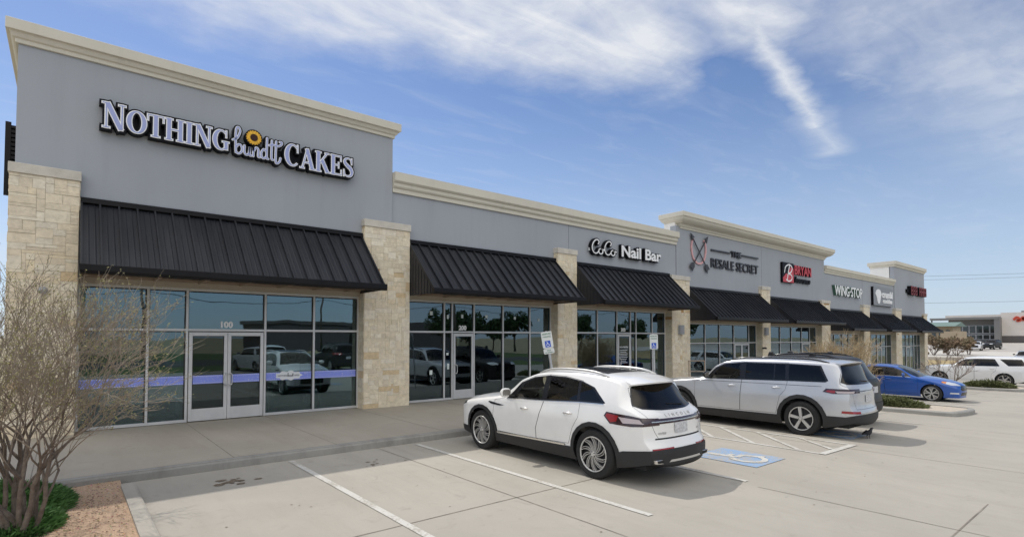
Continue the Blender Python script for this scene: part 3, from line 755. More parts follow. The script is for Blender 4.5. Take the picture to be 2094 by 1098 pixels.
# furniture inside
mb = MB(); mb.box(2.4, 15.9, .15, 3.9, 16.5, 1.1); mb.box(2.35, 15.85, 1.1, 3.95, 16.55, 1.16)
tag(mb.build('shop_counter', mat('counter_white', (.42, .43, .41), .6), loc=(2, 16.5, .15)), 'pale shop counter behind the left glass door of the cake shop', 'counter')
def shelf(x, y, w, h, lab, m):
    r = empty('display_shelf', (x, y, .15), lab, 'shelf')
    mb = MB()
    for sx in (-w / 2, w / 2):
        for sy in (-.16, .16): mb.box(x + sx - .02, y + sy - .02, .15, x + sx + .02, y + sy + .02, .15 + h)
    mb.build('frame', m, r)
    for k in range(3): MB().box(x - w / 2, y - .18, .3 + k * h * .36, x + w / 2, y + .18, .33 + k * h * .36).build('shelf_board', m, r)
    rn = random.Random(int(x * 7))
    for k in range(5):
        px = x - w / 2 + w * (k + .5) / 5; zz = .33 + (k % 3) * h * .36
        c = rn.choice((('w', (.7, .72, .7)), ('p', (.45, .12, .16)), ('g', (.35, .5, .42)), ('b', (.25, .32, .5))))
        mbb = MB(); mbb.lathe([(0, 0), (.07, 0), (.085, .05), (.05, .14), (.06, .2), (0, .2)], (px, y, zz), (0, 0, 1), 10)
        tag(mbb.build('gift_jar', mat('jar_' + c[0], c[1], .5), smooth=True, loc=(px, y, zz)), 'small gift jar on the ' + ('green' if x > 4 else 'pale') + ' display shelf in the cake shop', 'jar', 'gift jars on the ' + ('green' if x > 4 else 'pale') + ' display shelf')
M_SHG = mat('shelf_green', (.30, .52, .38), .6)
shelf(4.95, 15.55, 1.3, .95, 'mint green display shelf standing right of the double doors', M_SHG)
shelf(1.75, 15.45, .75, .95, 'pale display shelf standing behind the pane left of the double doors', mat('shelf_pale', (.50, .60, .55), .6))
mb = MB(); mb.lathe([(.0, .15), (.17, .15), (.17, 3.6), (0, 3.6)], (12.55, 15.7, 0), (0, 0, 1), 20)
mb.build('interior_column', mat('column_mint', (.42, .60, .50), .7), P_, smooth=True, angle=40)
# wall lamps, camera
for x, z, wh in ((21.98, 2.51, 'grey half-cylinder wall lamp on the pillar right of the nail salon'), (30.25, 2.49, 'grey half-cylinder wall lamp on the pillar right of the resale shop')):
    r = empty('wall_lamp', (x, 14.45, z), wh, 'wall lamp', 'half-cylinder wall lamps')
    MB().box(x - .19, 14.45, z - .18, x + .19, 14.49, z + .18).build('back_plate', M_ALU, r, bevel=.01)
    mb = MB(); mb.prism([(x + .19 * math.cos(t), 14.45 - .15 * math.sin(t)) for t in np.linspace(0, math.pi, 14)], lambda a, b, d: (a, b, d), z - .21, z + .21)
    mb.build('lamp_housing', mat('lamp_grey', (.30, .31, .33), .5, n=(6, .1)), r, bevel=.004)
x, z = 29.9, 1.55
r = empty('security_camera', (x, 14.4, z), 'small black security camera on the stone pillar below the wall lamp', 'security camera')
MB().box(x - .03, 14.40, z - .03, x + .03, 14.49, z + .05).build('mount', M_ALUD, r); MB().lathe([(0, 0), (.045, 0), (.05, .06), (.05, .14), (0, .14)], (x + .02, 14.4, z + .03), (-.3, -1, -.2), 12).build('camera_body', M_ALUD, r, smooth=True, angle=40)
x, z = -.38, 3.12
tag(MB().lathe([(0, 0), (.07, 0), (.08, .05), (.05, .12), (0, .13)], (x, 14.47, z), (0, -1, -.5), 12).build('security_camera', mat('lamp_grey', (.30, .31, .33), .5), loc=(x, 14.47, z), smooth=True, angle=40), 'small grey security camera on the corner stone pillar behind the bare shrub', 'security camera')
# handrail at the level change
r = empty('handrail', (22.3, 13.9, -.1), 'brown metal handrail in front of the pillar right of the nail salon', 'handrail')
mb = MB()
for x in (21.75, 23.05): mb.tube([(x, 13.9, -.3), (x, 13.9, 1.08)], .022, 8)
mb.build('rail_post', M_BRK, r); MB().tube([(21.7, 13.9, 1.1), (23.1, 13.9, 1.06)], .022, 8).build('top_rail', M_BRK, r); MB().tube([(21.75, 13.9, .62), (23.05, 13.9, .58)], .018, 8).build('mid_rail', M_BRK, r)
# ================================================================ SIGNS
M_SBLK = mat('sign_black', (.006, .006, .009), .5, spec=.15)
M_SWHT = mat('sign_white', (.86, .86, .86), .5)
M_SLAV = mat('sign_lavender', lin((158, 167, 212)), .5)
def serif_glyph(ch):
    """strokes of a slab-serif capital, cap height 1: (points, width(s), closed)"""
    K, T, H = .215, .085, .075
    def sf(x, y, w=.34): yy = H / 2 if y == 0 else 1 - H / 2; return ([(x - w / 2, yy), (x + w / 2, yy)], H, False)
    if ch == 'N': return .98, [([(.17, 0), (.17, 1)], T, 0), ([(.79, 0), (.79, 1)], T, 0), ([(.20, .985), (.76, .015)], K * 1.02, 0), sf(.17, 0, .30), sf(.15, 1, .30), sf(.79, 1, .30)]
    if ch == 'O' or ch == 'Q':
        pts = [(.45 + .345 * math.cos(t), .5 + .455 * math.sin(t)) for t in np.linspace(0, 2 * math.pi, 41)[:-1]]
        ws = [.075 + .15 * abs(math.cos(t)) ** 1.3 for t in np.linspace(0, 2 * math.pi, 41)[:-1]]
        return .90, [(pts, ws, True)]
    if ch == 'T': return .86, [([(.43, 0), (.43, 1)], K, 0), ([(.03, .96), (.83, .96)], .08, 0), ([(.06, .99), (.06, .70)], .06, 0), ([(.80, .99), (.80, .70)], .06, 0), sf(.43, 0, .42)]
    if ch == 'H': return .98, [([(.20, 0), (.20, 1)], K, 0), ([(.76, 0), (.76, 1)], K, 0), ([(.20, .5), (.76, .5)], .085, 0), sf(.20, 0, .38), sf(.20, 1, .38), sf(.76, 0, .38), sf(.76, 1, .38)]
    if ch == 'I': return .46, [([(.22, 0), (.22, 1)], K, 0), sf(.22, 0, .40), sf(.22, 1, .40)]
    if ch in 'CG':
        a = np.linspace(R(48), R(312), 30); pts = [(.45 + .345 * math.cos(t), .5 + .455 * math.sin(t)) for t in a]
        ws = [.075 + .15 * max(0, -math.cos(t)) ** 1.1 for t in a]; s = [(pts, ws, False), ([(.72, .64), (.72, .985)], .06, 0)]
        if ch == 'C': return .84, s + []
        return .92, s + [([(.71, .06), (.71, .44)], K * .9, 0), ([(.50, .43), (.88, .43)], H, 0)]
    if ch == 'A': return .98, [([(.16, .02), (.47, .99)], T, 0), ([(.45, .99), (.79, .02)], K, 0), ([(.26, .32), (.66, .32)], .075, 0), sf(.15, 0, .30), sf(.80, 0, .34)]
    if ch == 'K': return .98, [([(.20, 0), (.20, 1)], K, 0), ([(.28, .42), (.76, .96)], T, 0), ([(.44, .60), (.80, .02)], K, 0), sf(.20, 0, .38), sf(.20, 1, .38), sf(.76, 1, .28), sf(.82, 0, .32)]
    if ch == 'E': return .84, [([(.20, 0), (.20, 1)], K, 0), ([(.04, .96), (.74, .96)], .08, 0), ([(.04, .04), (.76, .04)], .08, 0), ([(.20, .51), (.58, .51)], .075, 0), ([(.73, .99), (.73, .72)], .06, 0), ([(.75, .01), (.75, .29)], .06, 0), ([(.57, .66), (.57, .36)], .055, 0)]
    if ch == 'S':
        p = catmull([(.62, .74), (.56, .90), (.38, .955), (.18, .88), (.16, .72), (.33, .58), (.54, .46), (.65, .28), (.57, .10), (.36, .045), (.17, .10), (.10, .27)], 4)
        n = len(p); ws = [.06 + .16 * max(0, math.sin(math.pi * min(1, max(0, (i / n - .12) / .76)))) ** 2 for i in range(n)]
        return .76, [(p, ws, False), ([(.63, .66), (.63, .98)], .055, 0), ([(.09, .02), (.09, .36)], .055, 0)]
YS = 14.66
def fy(x0, z0, k, y): return lambda a, b, d: (x0 + a * k, y - d, z0 + b * k)
sg = empty('shop_sign', (3.3, YS, 6.6), 'large sign of lavender capitals edged white on black reading NOTHING bundt CAKES with a sunflower', 'shop sign')
back = MB(); letters = []
def place_word(word, x0, x1, z0, hs, tracking=.03):
    gl = [serif_glyph(c) for c in word]; tot = sum(g[0] * h for g, h in zip(gl, hs)) ; k = (x1 - x0) / tot; x = x0
    for (w, st), h, c in zip(gl, hs, word):
        zb = z0
        fn = lambda a, b, d, x=x, h=h: (x + a * h * k, YS - d, zb + b * h * .57)
        # uniform scaling of pen width is approximated with the mean of both scales
        def sfn(grow, d0, d1, mb, base=0):
            for i, (p, wd, cl) in enumerate(st):
                kk = h * k; P2 = [(x + q[0] * kk, zb + q[1] * h * .565) for q in p]
                ww = [v * kk for v in wd] if not isinstance(wd, (int, float)) else wd * kk
                ribbon(mb, P2, ww, lambda a, b, d: (a, YS - d, b), d0, d1 + i * .0006, grow=grow, closed=bool(cl))
        sfn(.046, 0.02, .19, back)
        m1 = MB(); sfn(.012, .19, .202, m1); sfn(-.008, .202, .210, m2 := MB())
        o = m1.build('letter', M_SWHT, sg); m2.build('letter_face', M_SLAV, o)
        x += w * h * k
place_word('NOTHING', .50, 2.99, 6.655, [1.0, .90, .90, .90, .90, .90, .90])
place_word('CAKES', 4.28, 6.13, 6.60, [1.05, .97, .97, .97, .97])
# script word
SCR = {
 'b': [(-.04, .50), (.12, .62), (.21, .88), (.15, 1.02), (.07, .92), (.06, .40), (.07, .04)], 'b2': [(.07, .24), (.18, .37), (.28, .28), (.27, .10), (.16, .01), (.07, .06)],
 'u': [(.37, .36), (.37, .12), (.44, .02), (.53, .09), (.56, .36), (.56, .05), (.62, .02)], 'n': [(.69, .02), (.69, .36), (.70, .22), (.79, .37), (.87, .30), (.87, .05), (.93, .02)],
 'd': [(1.16, .30), (1.07, .37), (.98, .22), (1.0, .06), (1.08, .01), (1.17, .10)], 'd2': [(1.19, .84), (1.18, .10), (1.24, .02)],
 't1': [(1.37, .78), (1.36, .10), (1.42, .02)], 't2': [(1.53, .78), (1.52, .0), (1.59, -.08), (1.67, .0), (1.70, .14)],
 'bar': [(1.27, .57), (1.40, .62), (1.58, .60), (1.72, .68), (1.75, .78), (1.67, .79)],
}
bw = MB(); bf = MB(); bx0, bz0, bk = 3.08, 6.655, .64
for i, (n_, p) in enumerate(SCR.items()):
    pts = [(bx0 + a * bk, bz0 + b * bk) for a, b in catmull(p, 5)]
    ff = lambda a, b, d: (a, YS - d, b)
    ribbon(back, pts, .05, ff, .02, .185 + i * .0007, grow=.036, round_caps=True)
    ribbon(bw, pts, .040, ff, .19, .202 + i * .0011, grow=.008, round_caps=True)
    ribbon(bf, pts, .030, ff, .202, .211 + i * .0011, grow=-.001, round_caps=True)
o = bw.build('script_word', M_SWHT, sg); bf.build('script_face', M_SLAV, o)
back.box(.62, YS - .06, 6.70, 3.0, YS - .02, 7.10); back.box(3.1, YS - .06, 6.72, 4.3, YS - .02, 6.98); back.box(4.4, YS - .06, 6.66, 6.05, YS - .02, 7.05)
back.build('backing', M_SBLK, sg)
# sunflower
M_PET = mat('petal_yellow', lin((232, 178, 52)), .6, n=(30, .25)); M_SEED = mat('seed_brown', lin((58, 28, 18)), .8, n=(40, .4))
cx, cz = 3.53, 7.13
mb = MB(); mb.prism([(cx + .205 * math.cos(t), cz + .205 * math.sin(t)) for t in np.linspace(0, 2 * math.pi, 30)[:-1]], F(YS), .02, .20)
fl = mb.build('sunflower_disc', M_SBLK, sg)
mb = MB()
for k in range(18):
    for lay, (r0, r1, w, dd) in enumerate(((.07, .185, .034, .210), (.07, .165, .032, .216))):
        t = 2 * math.pi * (k + .5 * lay) / 18; c, s = math.cos(t), math.sin(t)
        poly = [(r0, -w * .6), ((r0 + r1) / 2, -w), (r1 * .93, -w * .45), (r1, 0), (r1 * .93, w * .45), ((r0 + r1) / 2, w), (r0, w * .6)]
        mb.prism([(cx + a * c - b * s, cz + a * s + b * c) for a, b in poly], F(YS), .19, dd + .0003 * (k % 3))
mb.build('petals', M_PET, fl)
mb = MB(); mb.prism([(cx + .088 * math.cos(t), cz + .088 * math.sin(t)) for t in np.linspace(0, 2 * math.pi, 24)[:-1]], F(YS), .19, .226); mb.build('seed_head', M_SEED, fl)

# nail salon sign
YB = 14.70
sg = empty('shop_sign', (18.3, YB, 5.5), 'sign of white script and sans letters with black sides reading CoCo Nail Bar', 'shop sign')
back = MB(); scrp = MB()
CC = [(.46, .70), (.52, .88), (.40, 1.0), (.22, .92), (.06, .62), (.04, .30), (.16, .05), (.34, .03), (.50, .20)]
OO = [(.64 + .15 * math.cos(R(q)), .20 + .19 * math.sin(R(q))) for q in range(100, 470, 36)] + [(.74, .36), (.92, .30)]
for off in (0, .90):
    for j, G in enumerate((CC, OO)):
        pts = [(16.03 + (a + off) * .83, 5.50 + b * .56) for a, b in catmull(G, 6)]
        ff = lambda a, b, d: (a, YB - d, b)
        ribbon(back, pts, .05, ff, .02, .155 + j * .001, grow=.045, round_caps=True)
        ribbon(scrp, pts, .045, ff, .16 + j * .0012, .175 + j * .0012, round_caps=True)
text_mb('BY', .10, lambda a, b, d: (15.97 - b, YB - .10 - d, 5.60 + a), .02, .002, scrp)
scrp.build('script_lettering', M_SWHT, sg)
text_mb('Nail Bar', .66, lambda a, b, d: (17.84 + a, YB - .03 - d, 5.53 + b), .13, .055, back, width=2.78)
text_mb('Nail Bar', .66, lambda a, b, d: (17.86 + a, YB - .165 - d, 5.54 + b), .02, .016, width=2.74).build('sans_lettering', M_SWHT, sg)
back.build('backing', M_SBLK, sg)

# resale shop sign: crossed arrows, horseshoe, words
YC = 14.68
M_PINK = mat('rose_pink', lin((215, 165, 165)), .5); M_ARW = mat('arrow_grey', (.045, .045, .05), .5)
sg = empty('shop_sign', (23.8, YC, 6.2), 'pink horseshoe with two crossed grey arrows on the grey wall', 'sign emblem')
ff = lambda a, b, d: (a, YC - d, b)
hs = catmull([(23.42, 6.93), (23.28, 6.80), (23.22, 6.45), (23.35, 6.02), (23.62, 5.80), (23.85, 5.76), (24.08, 5.80), (24.35, 6.02), (24.48, 6.45), (24.42, 6.80), (24.28, 6.93)], 5)
mb = MB(); ribbon(mb, hs, .085, ff, .02, .07); mb.build('horseshoe', M_PINK, sg)
for s, dz in ((1, .0), (-1, .012)):
    mb = MB(); c = 23.85
    a = (c - s * .72, 7.12); b = (c + s * .72, 5.50)
    ribbon(mb, [a, b], .055, ff, .07 + dz, .10 + dz)
    d = Vector((b[0] - a[0], b[1] - a[1])).normalized(); nn = Vector((-d.y, d.x))
    A = Vector(a); B = Vector(b)
    tip = [A - d * .06, A + d * .30 + nn * .14, A + d * .22, A + d * .30 - nn * .14]
    mb.prism([tuple(v) for v in tip], ff, .07 + dz, .105 + dz)
    fl = [B - d * .34, B - d * .22 + nn * .15, B + d * .10 + nn * .15, B + d * .0, B + d * .10 - nn * .15, B - d * .22 - nn * .15]
    mb.prism([tuple(v) for v in fl], ff, .07 + dz, .107 + dz)
    mb.build('arrow', M_ARW, sg)
sg = empty('shop_sign', (27.4, YC, 6.0), 'dark raised lettering reading THE RESALE SECRET between two thin bars', 'shop sign')
mb = MB(); text_mb('RESALE SECRET', .66, lambda a, b, d: (24.95 + a, YC - d, 5.68 + b), .08, .006, mb, width=4.85, mi=0)
text_mb('THE', .42, lambda a, b, d: (26.88 + a, YC - d, 6.38 + b), .12, .010, mb, width=.98, mi=0)
mb.build('lettering', mat('letter_charcoal', (.035, .035, .04), .45), sg)
mb = MB(); mb.box(24.95, YC - .10, 6.52, 26.80, YC - .02, 6.58); mb.box(27.98, YC - .10, 6.52, 29.80, YC - .02, 6.58); mb.build('bar', mat('letter_charcoal', (.035, .035, .04), .45), sg)

# insurance office sign
M_RED = mat('sign_red', lin((196, 66, 76)), .5)
sg = empty('shop_sign', (34.6, YC, 6.0), 'red and charcoal square badge with white script B beside red BRYAN lettering', 'shop sign')
MB().box(32.62, YC - .14, 5.42, 34.10, YC - .02, 6.62).build('badge_box', M_SBLK, sg)
mb = MB(); mb.prism([(33.32, 5.45), (34.07, 5.45), (34.07, 6.30), (33.8, 6.45), (33.45, 6.2)], ff, .14, .148); mb.prism([(32.66, 5.45), (33.32, 5.45), (33.40, 5.9), (33.1, 5.98), (32.66, 5.7)], ff, .14, .147); mb.build('badge_red', M_RED, sg)
mb = MB(); sb = catmull([(32.85, 6.02), (33.0, 6.36), (33.5, 6.52), (33.85, 6.36), (33.7, 6.08), (33.3, 5.98), (33.75, 5.9), (33.8, 5.65), (33.4, 5.52), (33.05, 5.6)], 5)
ribbon(mb, sb, .075, ff, .148, .156, round_caps=True); ribbon(mb, catmull([(33.55, 6.5), (33.35, 6.1), (33.2, 5.56)], 5), .075, ff, .148, .159, round_caps=True); mb.build('badge_script', M_SWHT, sg)
b1 = MB(); text_mb('BRYAN', .80, lambda a, b, d: (34.24 + a, YC - d, 6.0 + b), .12, .018, b1, width=2.40); b1.build('letter_sides', M_SBLK, sg)
text_mb('BRYAN', .80, lambda a, b, d: (34.24 + a, YC - .125 - d, 6.0 + b), .02, .015, width=2.40).build('red_lettering', M_RED, sg)
b1 = MB(); text_mb('Insurance', .52, lambda a, b, d: (34.35 + a, YC - d, 5.52 + b), .12, .012, b1, width=2.2, shear=.35); b1.build('small_lettering', M_SBLK, sg)
# wing restaurant sign
M_GRN = mat('sign_green', (.05, .12, .085), .5)
sg = empty('shop_sign', (43, YC, 5.3), 'white WING STOP lettering with dark green sides on grey wall', 'shop sign')
b1 = MB(); text_mb('WING\u00b7STOP', .98, lambda a, b, d: (40.34 + a, YC + .03 - d, 5.05 + b), .16, .014, b1, width=5.12); b1.build('letter_sides', M_GRN, sg)
text_mb('WING\u00b7STOP', .98, lambda a, b, d: (40.38 + a, YC - .14 - d, 5.05 + b), .02, .012, width=5.1).build('white_lettering', M_SWHT, sg)
# cookie shop sign
sg = empty('shop_sign', (50.2, YC, 5.3), 'square grey panel with white chef figure and crumbl cookies lettering', 'shop sign')
MB().box(47.9, YC - .14, 4.65, 52.4, YC + .03, 6.08).build('panel_edge', M_SBLK, sg)
MB().box(47.9, YC - .152, 4.65, 52.4, YC - .14, 6.08).build('panel_face', mat('panel_grey', (.23, .24, .26), .5), sg)
mb = MB(); gy = YC - .152; g2 = lambda a, b, d: (a, gy - d, b)
mb.prism([(48.95 + .62 * math.cos(t) * (1 + .08 * math.cos(6 * t)), 5.55 + .36 * math.sin(t)) for t in np.linspace(0, 2 * math.pi, 30)[:-1]], g2, 0, .03)
mb.prism([(48.6, 5.3), (49.4, 5.3), (49.3, 5.0), (49.15, 4.8), (48.8, 4.8), (48.65, 5.0)], g2, 0, .031); mb.build('chef_figure', M_SWHT, sg)
b1 = MB(); text_mb('crumbl', .72, lambda a, b, d: (49.75 + a, gy - d, 5.32 + b), .03, .03, b1, width=2.5); text_mb('cookies', .50, lambda a, b, d: (49.95 + a, gy - d, 4.88 + b), .03, .02, b1, width=2.2); b1.build('lettering', M_SWHT, sg)
# last sign
sg = empty('shop_sign', (59, 14.66, 6.1), 'red block lettering on a dark box at the far end of the building', 'shop sign')
b1 = MB(); b2 = MB()
for k, x in enumerate((56.7, 57.35, 58.0, 59.1, 59.7, 60.25, 60.8)):
    for (a0, b0, a1, b1_) in ((0, 0, .12, .78), (.36, 0, .46, .78), (.12, .66, .36, .78), (.12, .33, .36, .44)) + (((.12, 0, .36, .11),) if k < 3 else ()):
        b1.box(x + a0, 14.36, 5.86 + b0, x + a1, 14.64, 5.86 + b1_); b2.box(x + a0 + .01, 14.34, 5.87 + b0, x + a1, 14.358, 5.86 + b1_)
b1.box(56.2, 14.5, 6.05, 61.2, 14.64, 6.35)
b1.build('letter_sides', M_SBLK, sg); b2.build('red_lettering', mat('deep_red', lin((128, 40, 42)), .5), sg)
# ================================================================ CARS
M_TYRE = mat('tyre_rubber', (.018, .018, .018), .85, n=(20, .2), bump=(60, .3))
M_CLAD = mat('black_cladding', (.022, .022, .023), .6, n=(5, .15))
M_TRIMK = mat('gloss_black_trim', (.010, .010, .011), .2, spec=.6)
M_CHR = mat('chrome', (.74, .72, .69), .26, metal=.9)
M_RIM = mat('alloy_silver', (.60, .59, .57), .32, metal=.5)
M_RIMD = mat('alloy_dark', (.025, .025, .028), .5, metal=.2)
M_SEAM = mat('panel_gap', (.02, .02, .02), .8)
M_UNDER = mat('underbody', (.012, .012, .012), .9)
M_SEAT = mat('seat_leather', (.06, .055, .05), .6)
M_SEATL = mat('seat_pale', (.30, .27, .23), .6)
M_PLATE = mat('number_plate', (.55, .55, .56), .6, n=(30, .25))
M_TAIL = mat('tail_red', (.28, .012, .015), .12, spec=.7, coat=.6)
M_TAILC = mat('tail_clear', (.52, .44, .44), .12, spec=.7, coat=.6)
M_TAILD = mat('tail_smoke', (.035, .012, .015), .12, spec=.7, coat=.6)
M_LAMP = mat('lamp_clear', (.60, .62, .64), .1, spec=.8, coat=1)
M_AMB = mat('amber_lens', (.60, .20, .04), .2)
GL_F = glass_mat('car_glass_front', (.42, .47, .44), 1.55)
GL_R = glass_mat('car_glass_privacy', (.075, .075, .08), 1.6)
def paint(name, c, metal=0.0, rough=.32):
    m = mat(name, c, rough, metal, coat=.9, n=(1.3, .05)); return m
P_WHITE = paint('pearl_white_paint', (.80, .79, .77)); P_SILV = paint('silver_paint', (.56, .57, .59), .45, .36)
P_BLUE = paint('blue_paint', (.003, .075, .36), .0, .35); P_DARK = mat('dark_grey_paint', (.028, .027, .026), .5, spec=.25, coat=.12, n=(1.3, .1)); P_WHT2 = paint('white_paint', (.78, .78, .78)); P_BLK = paint('black_paint', (.012, .012, .014))

def interp(curve, u, it=2):
    c = chaikin(curve, it); return float(np.interp(u, [p[0] for p in c], [p[1] for p in c]))
def pip(x, y, poly):
    ins = False; n = len(poly); j = n - 1
    for i in range(n):
        xi, yi = poly[i]; xj, yj = poly[j]
        if (yi > y) != (yj > y) and x < (xj - xi) * (y - yi) / (yj - yi) + xi: ins = not ins
        j = i
    return ins
def grow_poly(poly, d):
    """outward offset of a simple polygon"""
    P = [Vector(p) for p in poly]; n = len(P); A = sum(P[i].x * P[(i + 1) % n].y - P[(i + 1) % n].x * P[i].y for i in range(n))
    sgn = 1 if A > 0 else -1; out = []
    for i in range(n):
        a, b, c = P[i - 1], P[i], P[(i + 1) % n]; d1 = (b - a).normalized(); d2 = (c - b).normalized()
        n1 = Vector((d1.y, -d1.x)) * sgn; n2 = Vector((d2.y, -d2.x)) * sgn; m = (n1 + n2)
        if m.length < 1e-6: m = n1
        m.normalize(); k = d / max(.45, m.dot(n1)); out.append(tuple(b + m * k))
    return out

class Body:
    def __init__(s, sp):
        s.sp = sp; s.L = sp['L']; s.w = sp['w']; s.parts = ['body']
        top = chaikin(sp['top'], 3); d = [0]
        for a, b in zip(top[:-1], top[1:]): d.append(d[-1] + float(np.hypot(*(b - a))))
        n = int(d[-1] / sp.get('ds', .045)); ts = np.linspace(0, d[-1], n)
        us = np.interp(ts, d, [p[0] for p in top]); zs = np.interp(ts, d, [p[1] for p in top])
        belt = chaikin(sp['belt'], 2); plan = chaikin(sp['plan'], 2)
        bu, bz = [p[0] for p in belt], [p[1] for p in belt]; pu, pw = [p[0] for p in plan], [p[1] for p in plan]
        NL, NS, NTp = sp.get('n', (13, 9, 13)); rows = []
        for u, zt in zip(us, zs):
            w = float(np.interp(u, pu, pw)); zb0 = sp.get('zb', .22) + sp.get('zbr', .0) * min(1, max(0, (u - (s.L - .75)) / .7)) ** 1.3 + sp.get('zbf', .0) * min(1, max(0, (.6 - u) / .6)); zbl = min(float(np.interp(u, bu, bz)), zt - .012); zbl = max(zbl, zb0 + .01)
            row = []
            def prof(z):
                r = 1.0
                if z < .62: r -= .10 * ((.62 - z) / .4) ** 2
                if z > .74: r -= .045 * ((z - .74) / .38) ** 2
                r -= sp.get('crease', .012) * math.exp(-((z - .52) / .10) ** 2); r += .008 * math.exp(-((z - .86) / .05) ** 2)
                return r
            for i in range(NL):
                z = zb0 + (zbl - zb0) * i / (NL - 1); row.append((w * prof(z), z))
            yb = row[-1][0]; h = max(zt - zbl, .008); f = min(max((h - .10) / .28, 0), 1); f = f * f * (3 - 2 * f)
            fr = .30 + (.90 - .30) * f; ze = zbl + h * fr; tum = sp.get('tum', .40) + (1 - f) * .9
            ye = yb - tum * (ze - zbl) - .012 * f
            for i in range(1, NS + 1):
                t = i / NS; row.append((yb + (ye - yb) * t + .014 * f * math.sin(math.pi * t), zbl + (ze - zbl) * t))
            p = 2.4 + 1.6 * f
            for i in range(1, NTp + 1):
                t = i / NTp; a = t * math.pi / 2; y = ye * math.cos(a) ** (.75); y = ye * (1 - (1 - math.cos(a))) if f < .2 else y
                y = max(ye * math.cos(a) ** .8, 0) if i < NTp else 0.0
                row.append((y, ze + (zt - ze) * (1 - (y / max(ye, 1e-4)) ** p)))
            rows.append([(u + s.bow(u, y / s.w), y, z) for y, z in row])
        bm = s.bm = bmesh.new(); s.lay = bm.faces.layers.int.new('part')
        V = [[bm.verts.new((-y, s.L / 2 - u, z)) for u, y, z in r] for r in rows]
        for i in range(len(V) - 1):
            for j in range(len(V[0]) - 1):
                try: bm.faces.new((V[i][j], V[i + 1][j], V[i + 1][j + 1], V[i][j + 1]))
                except Exception: pass
        for r, rev in ((V[0], 0), (V[-1], 1)):
            # close the nose / tail below the first profile point
            try: bm.faces.new(r + [bm.verts.new((0, r[-1].co.y, r[0].co.z))])
            except Exception: pass
        bmesh.ops.remove_doubles(bm, verts=bm.verts, dist=.0004)
        bmesh.ops.recalc_face_normals(bm, faces=bm.faces)
        # make sure normals point outwards
        tf = max(bm.faces, key=lambda f: f.calc_center_median().z)
        if tf.normal.z < 0: bmesh.ops.reverse_faces(bm, faces=bm.faces)
    def bow(s, u, yn):
        sp = s.sp; yn = min(abs(yn), 1.1)
        return sp.get('bf', .22) * yn ** 2.4 * max(0, 1 - u / 1.1) - sp.get('br', .16) * yn ** 2.6 * max(0, 1 - (s.L - u) / .9)
    def pj(s, co, mode):
        if mode == 's': return (s.L / 2 - co.y, co.z)
        if mode == 'r': return (-co.x, co.z)
        return (-co.x, s.L / 2 - co.y)
    def cut(s, poly, mode, filt=None, part=None, delete=False, grow=0.0):
        bm = s.bm
        if grow: poly = grow_poly(poly, grow)
        x0 = min(p[0] for p in poly); x1 = max(p[0] for p in poly); y0 = min(p[1] for p in poly); y1 = max(p[1] for p in poly)
        def cand():
            out = []
            for f in bm.faces:
                c = [s.pj(v.co, mode) for v in f.verts]
                if min(q[0] for q in c) > x1 or max(q[0] for q in c) < x0 or min(q[1] for q in c) > y1 or max(q[1] for q in c) < y0: continue
                if filt and not filt(s.L / 2 - f.calc_center_median().y, -f.calc_center_median().x, f.calc_center_median().z, f.normal): continue
                out.append(f)
            return out
        fs = cand()
        for i in range(len(poly)):
            a = Vector(poly[i]); b = Vector(poly[(i + 1) % len(poly)])
            if (b - a).length < 1e-5: continue
            ex0, ex1 = min(a.x, b.x) - .002, max(a.x, b.x) + .002; ey0, ey1 = min(a.y, b.y) - .002, max(a.y, b.y) + .002
            fs = [f for f in fs if f.is_valid]; sel = []
            for f in fs:
                c = [s.pj(v.co, mode) for v in f.verts]
                if min(q[0] for q in c) > ex1 or max(q[0] for q in c) < ex0 or min(q[1] for q in c) > ey1 or max(q[1] for q in c) < ey0: continue
                sel.append(f)
            if not sel: continue
            d = (b - a).normalized(); nn = (-d.y, d.x)
            if mode == 's': co = (0, s.L / 2 - a.x, a.y); no = (0, -nn[0], nn[1])
            elif mode == 'r': co = (-a.x, 0, a.y); no = (-nn[0], 0, nn[1])
            else: co = (-a.x, s.L / 2 - a.y, 0); no = (-nn[0], -nn[1], 0)
            geom = set(sel)
            for f in sel: geom.update(f.edges); geom.update(f.verts)
            r = bmesh.ops.bisect_plane(bm, geom=list(geom), dist=1e-5, plane_co=co, plane_no=no)
            new = {g for g in r['geom'] if isinstance(g, bmesh.types.BMFace)}
            fs = list({f for f in fs if f.is_valid} | {f for f in new if f.is_valid})
        ins = [f for f in cand() if pip(*s.pj(f.calc_center_median(), mode), poly)]
        if delete: bmesh.ops.delete(bm, geom=ins, context='FACES'); return
        if part is not None:
            if part not in s.parts: s.parts.append(part)
            k = s.parts.index(part)
            for f in ins: f[s.lay] = k
        return ins

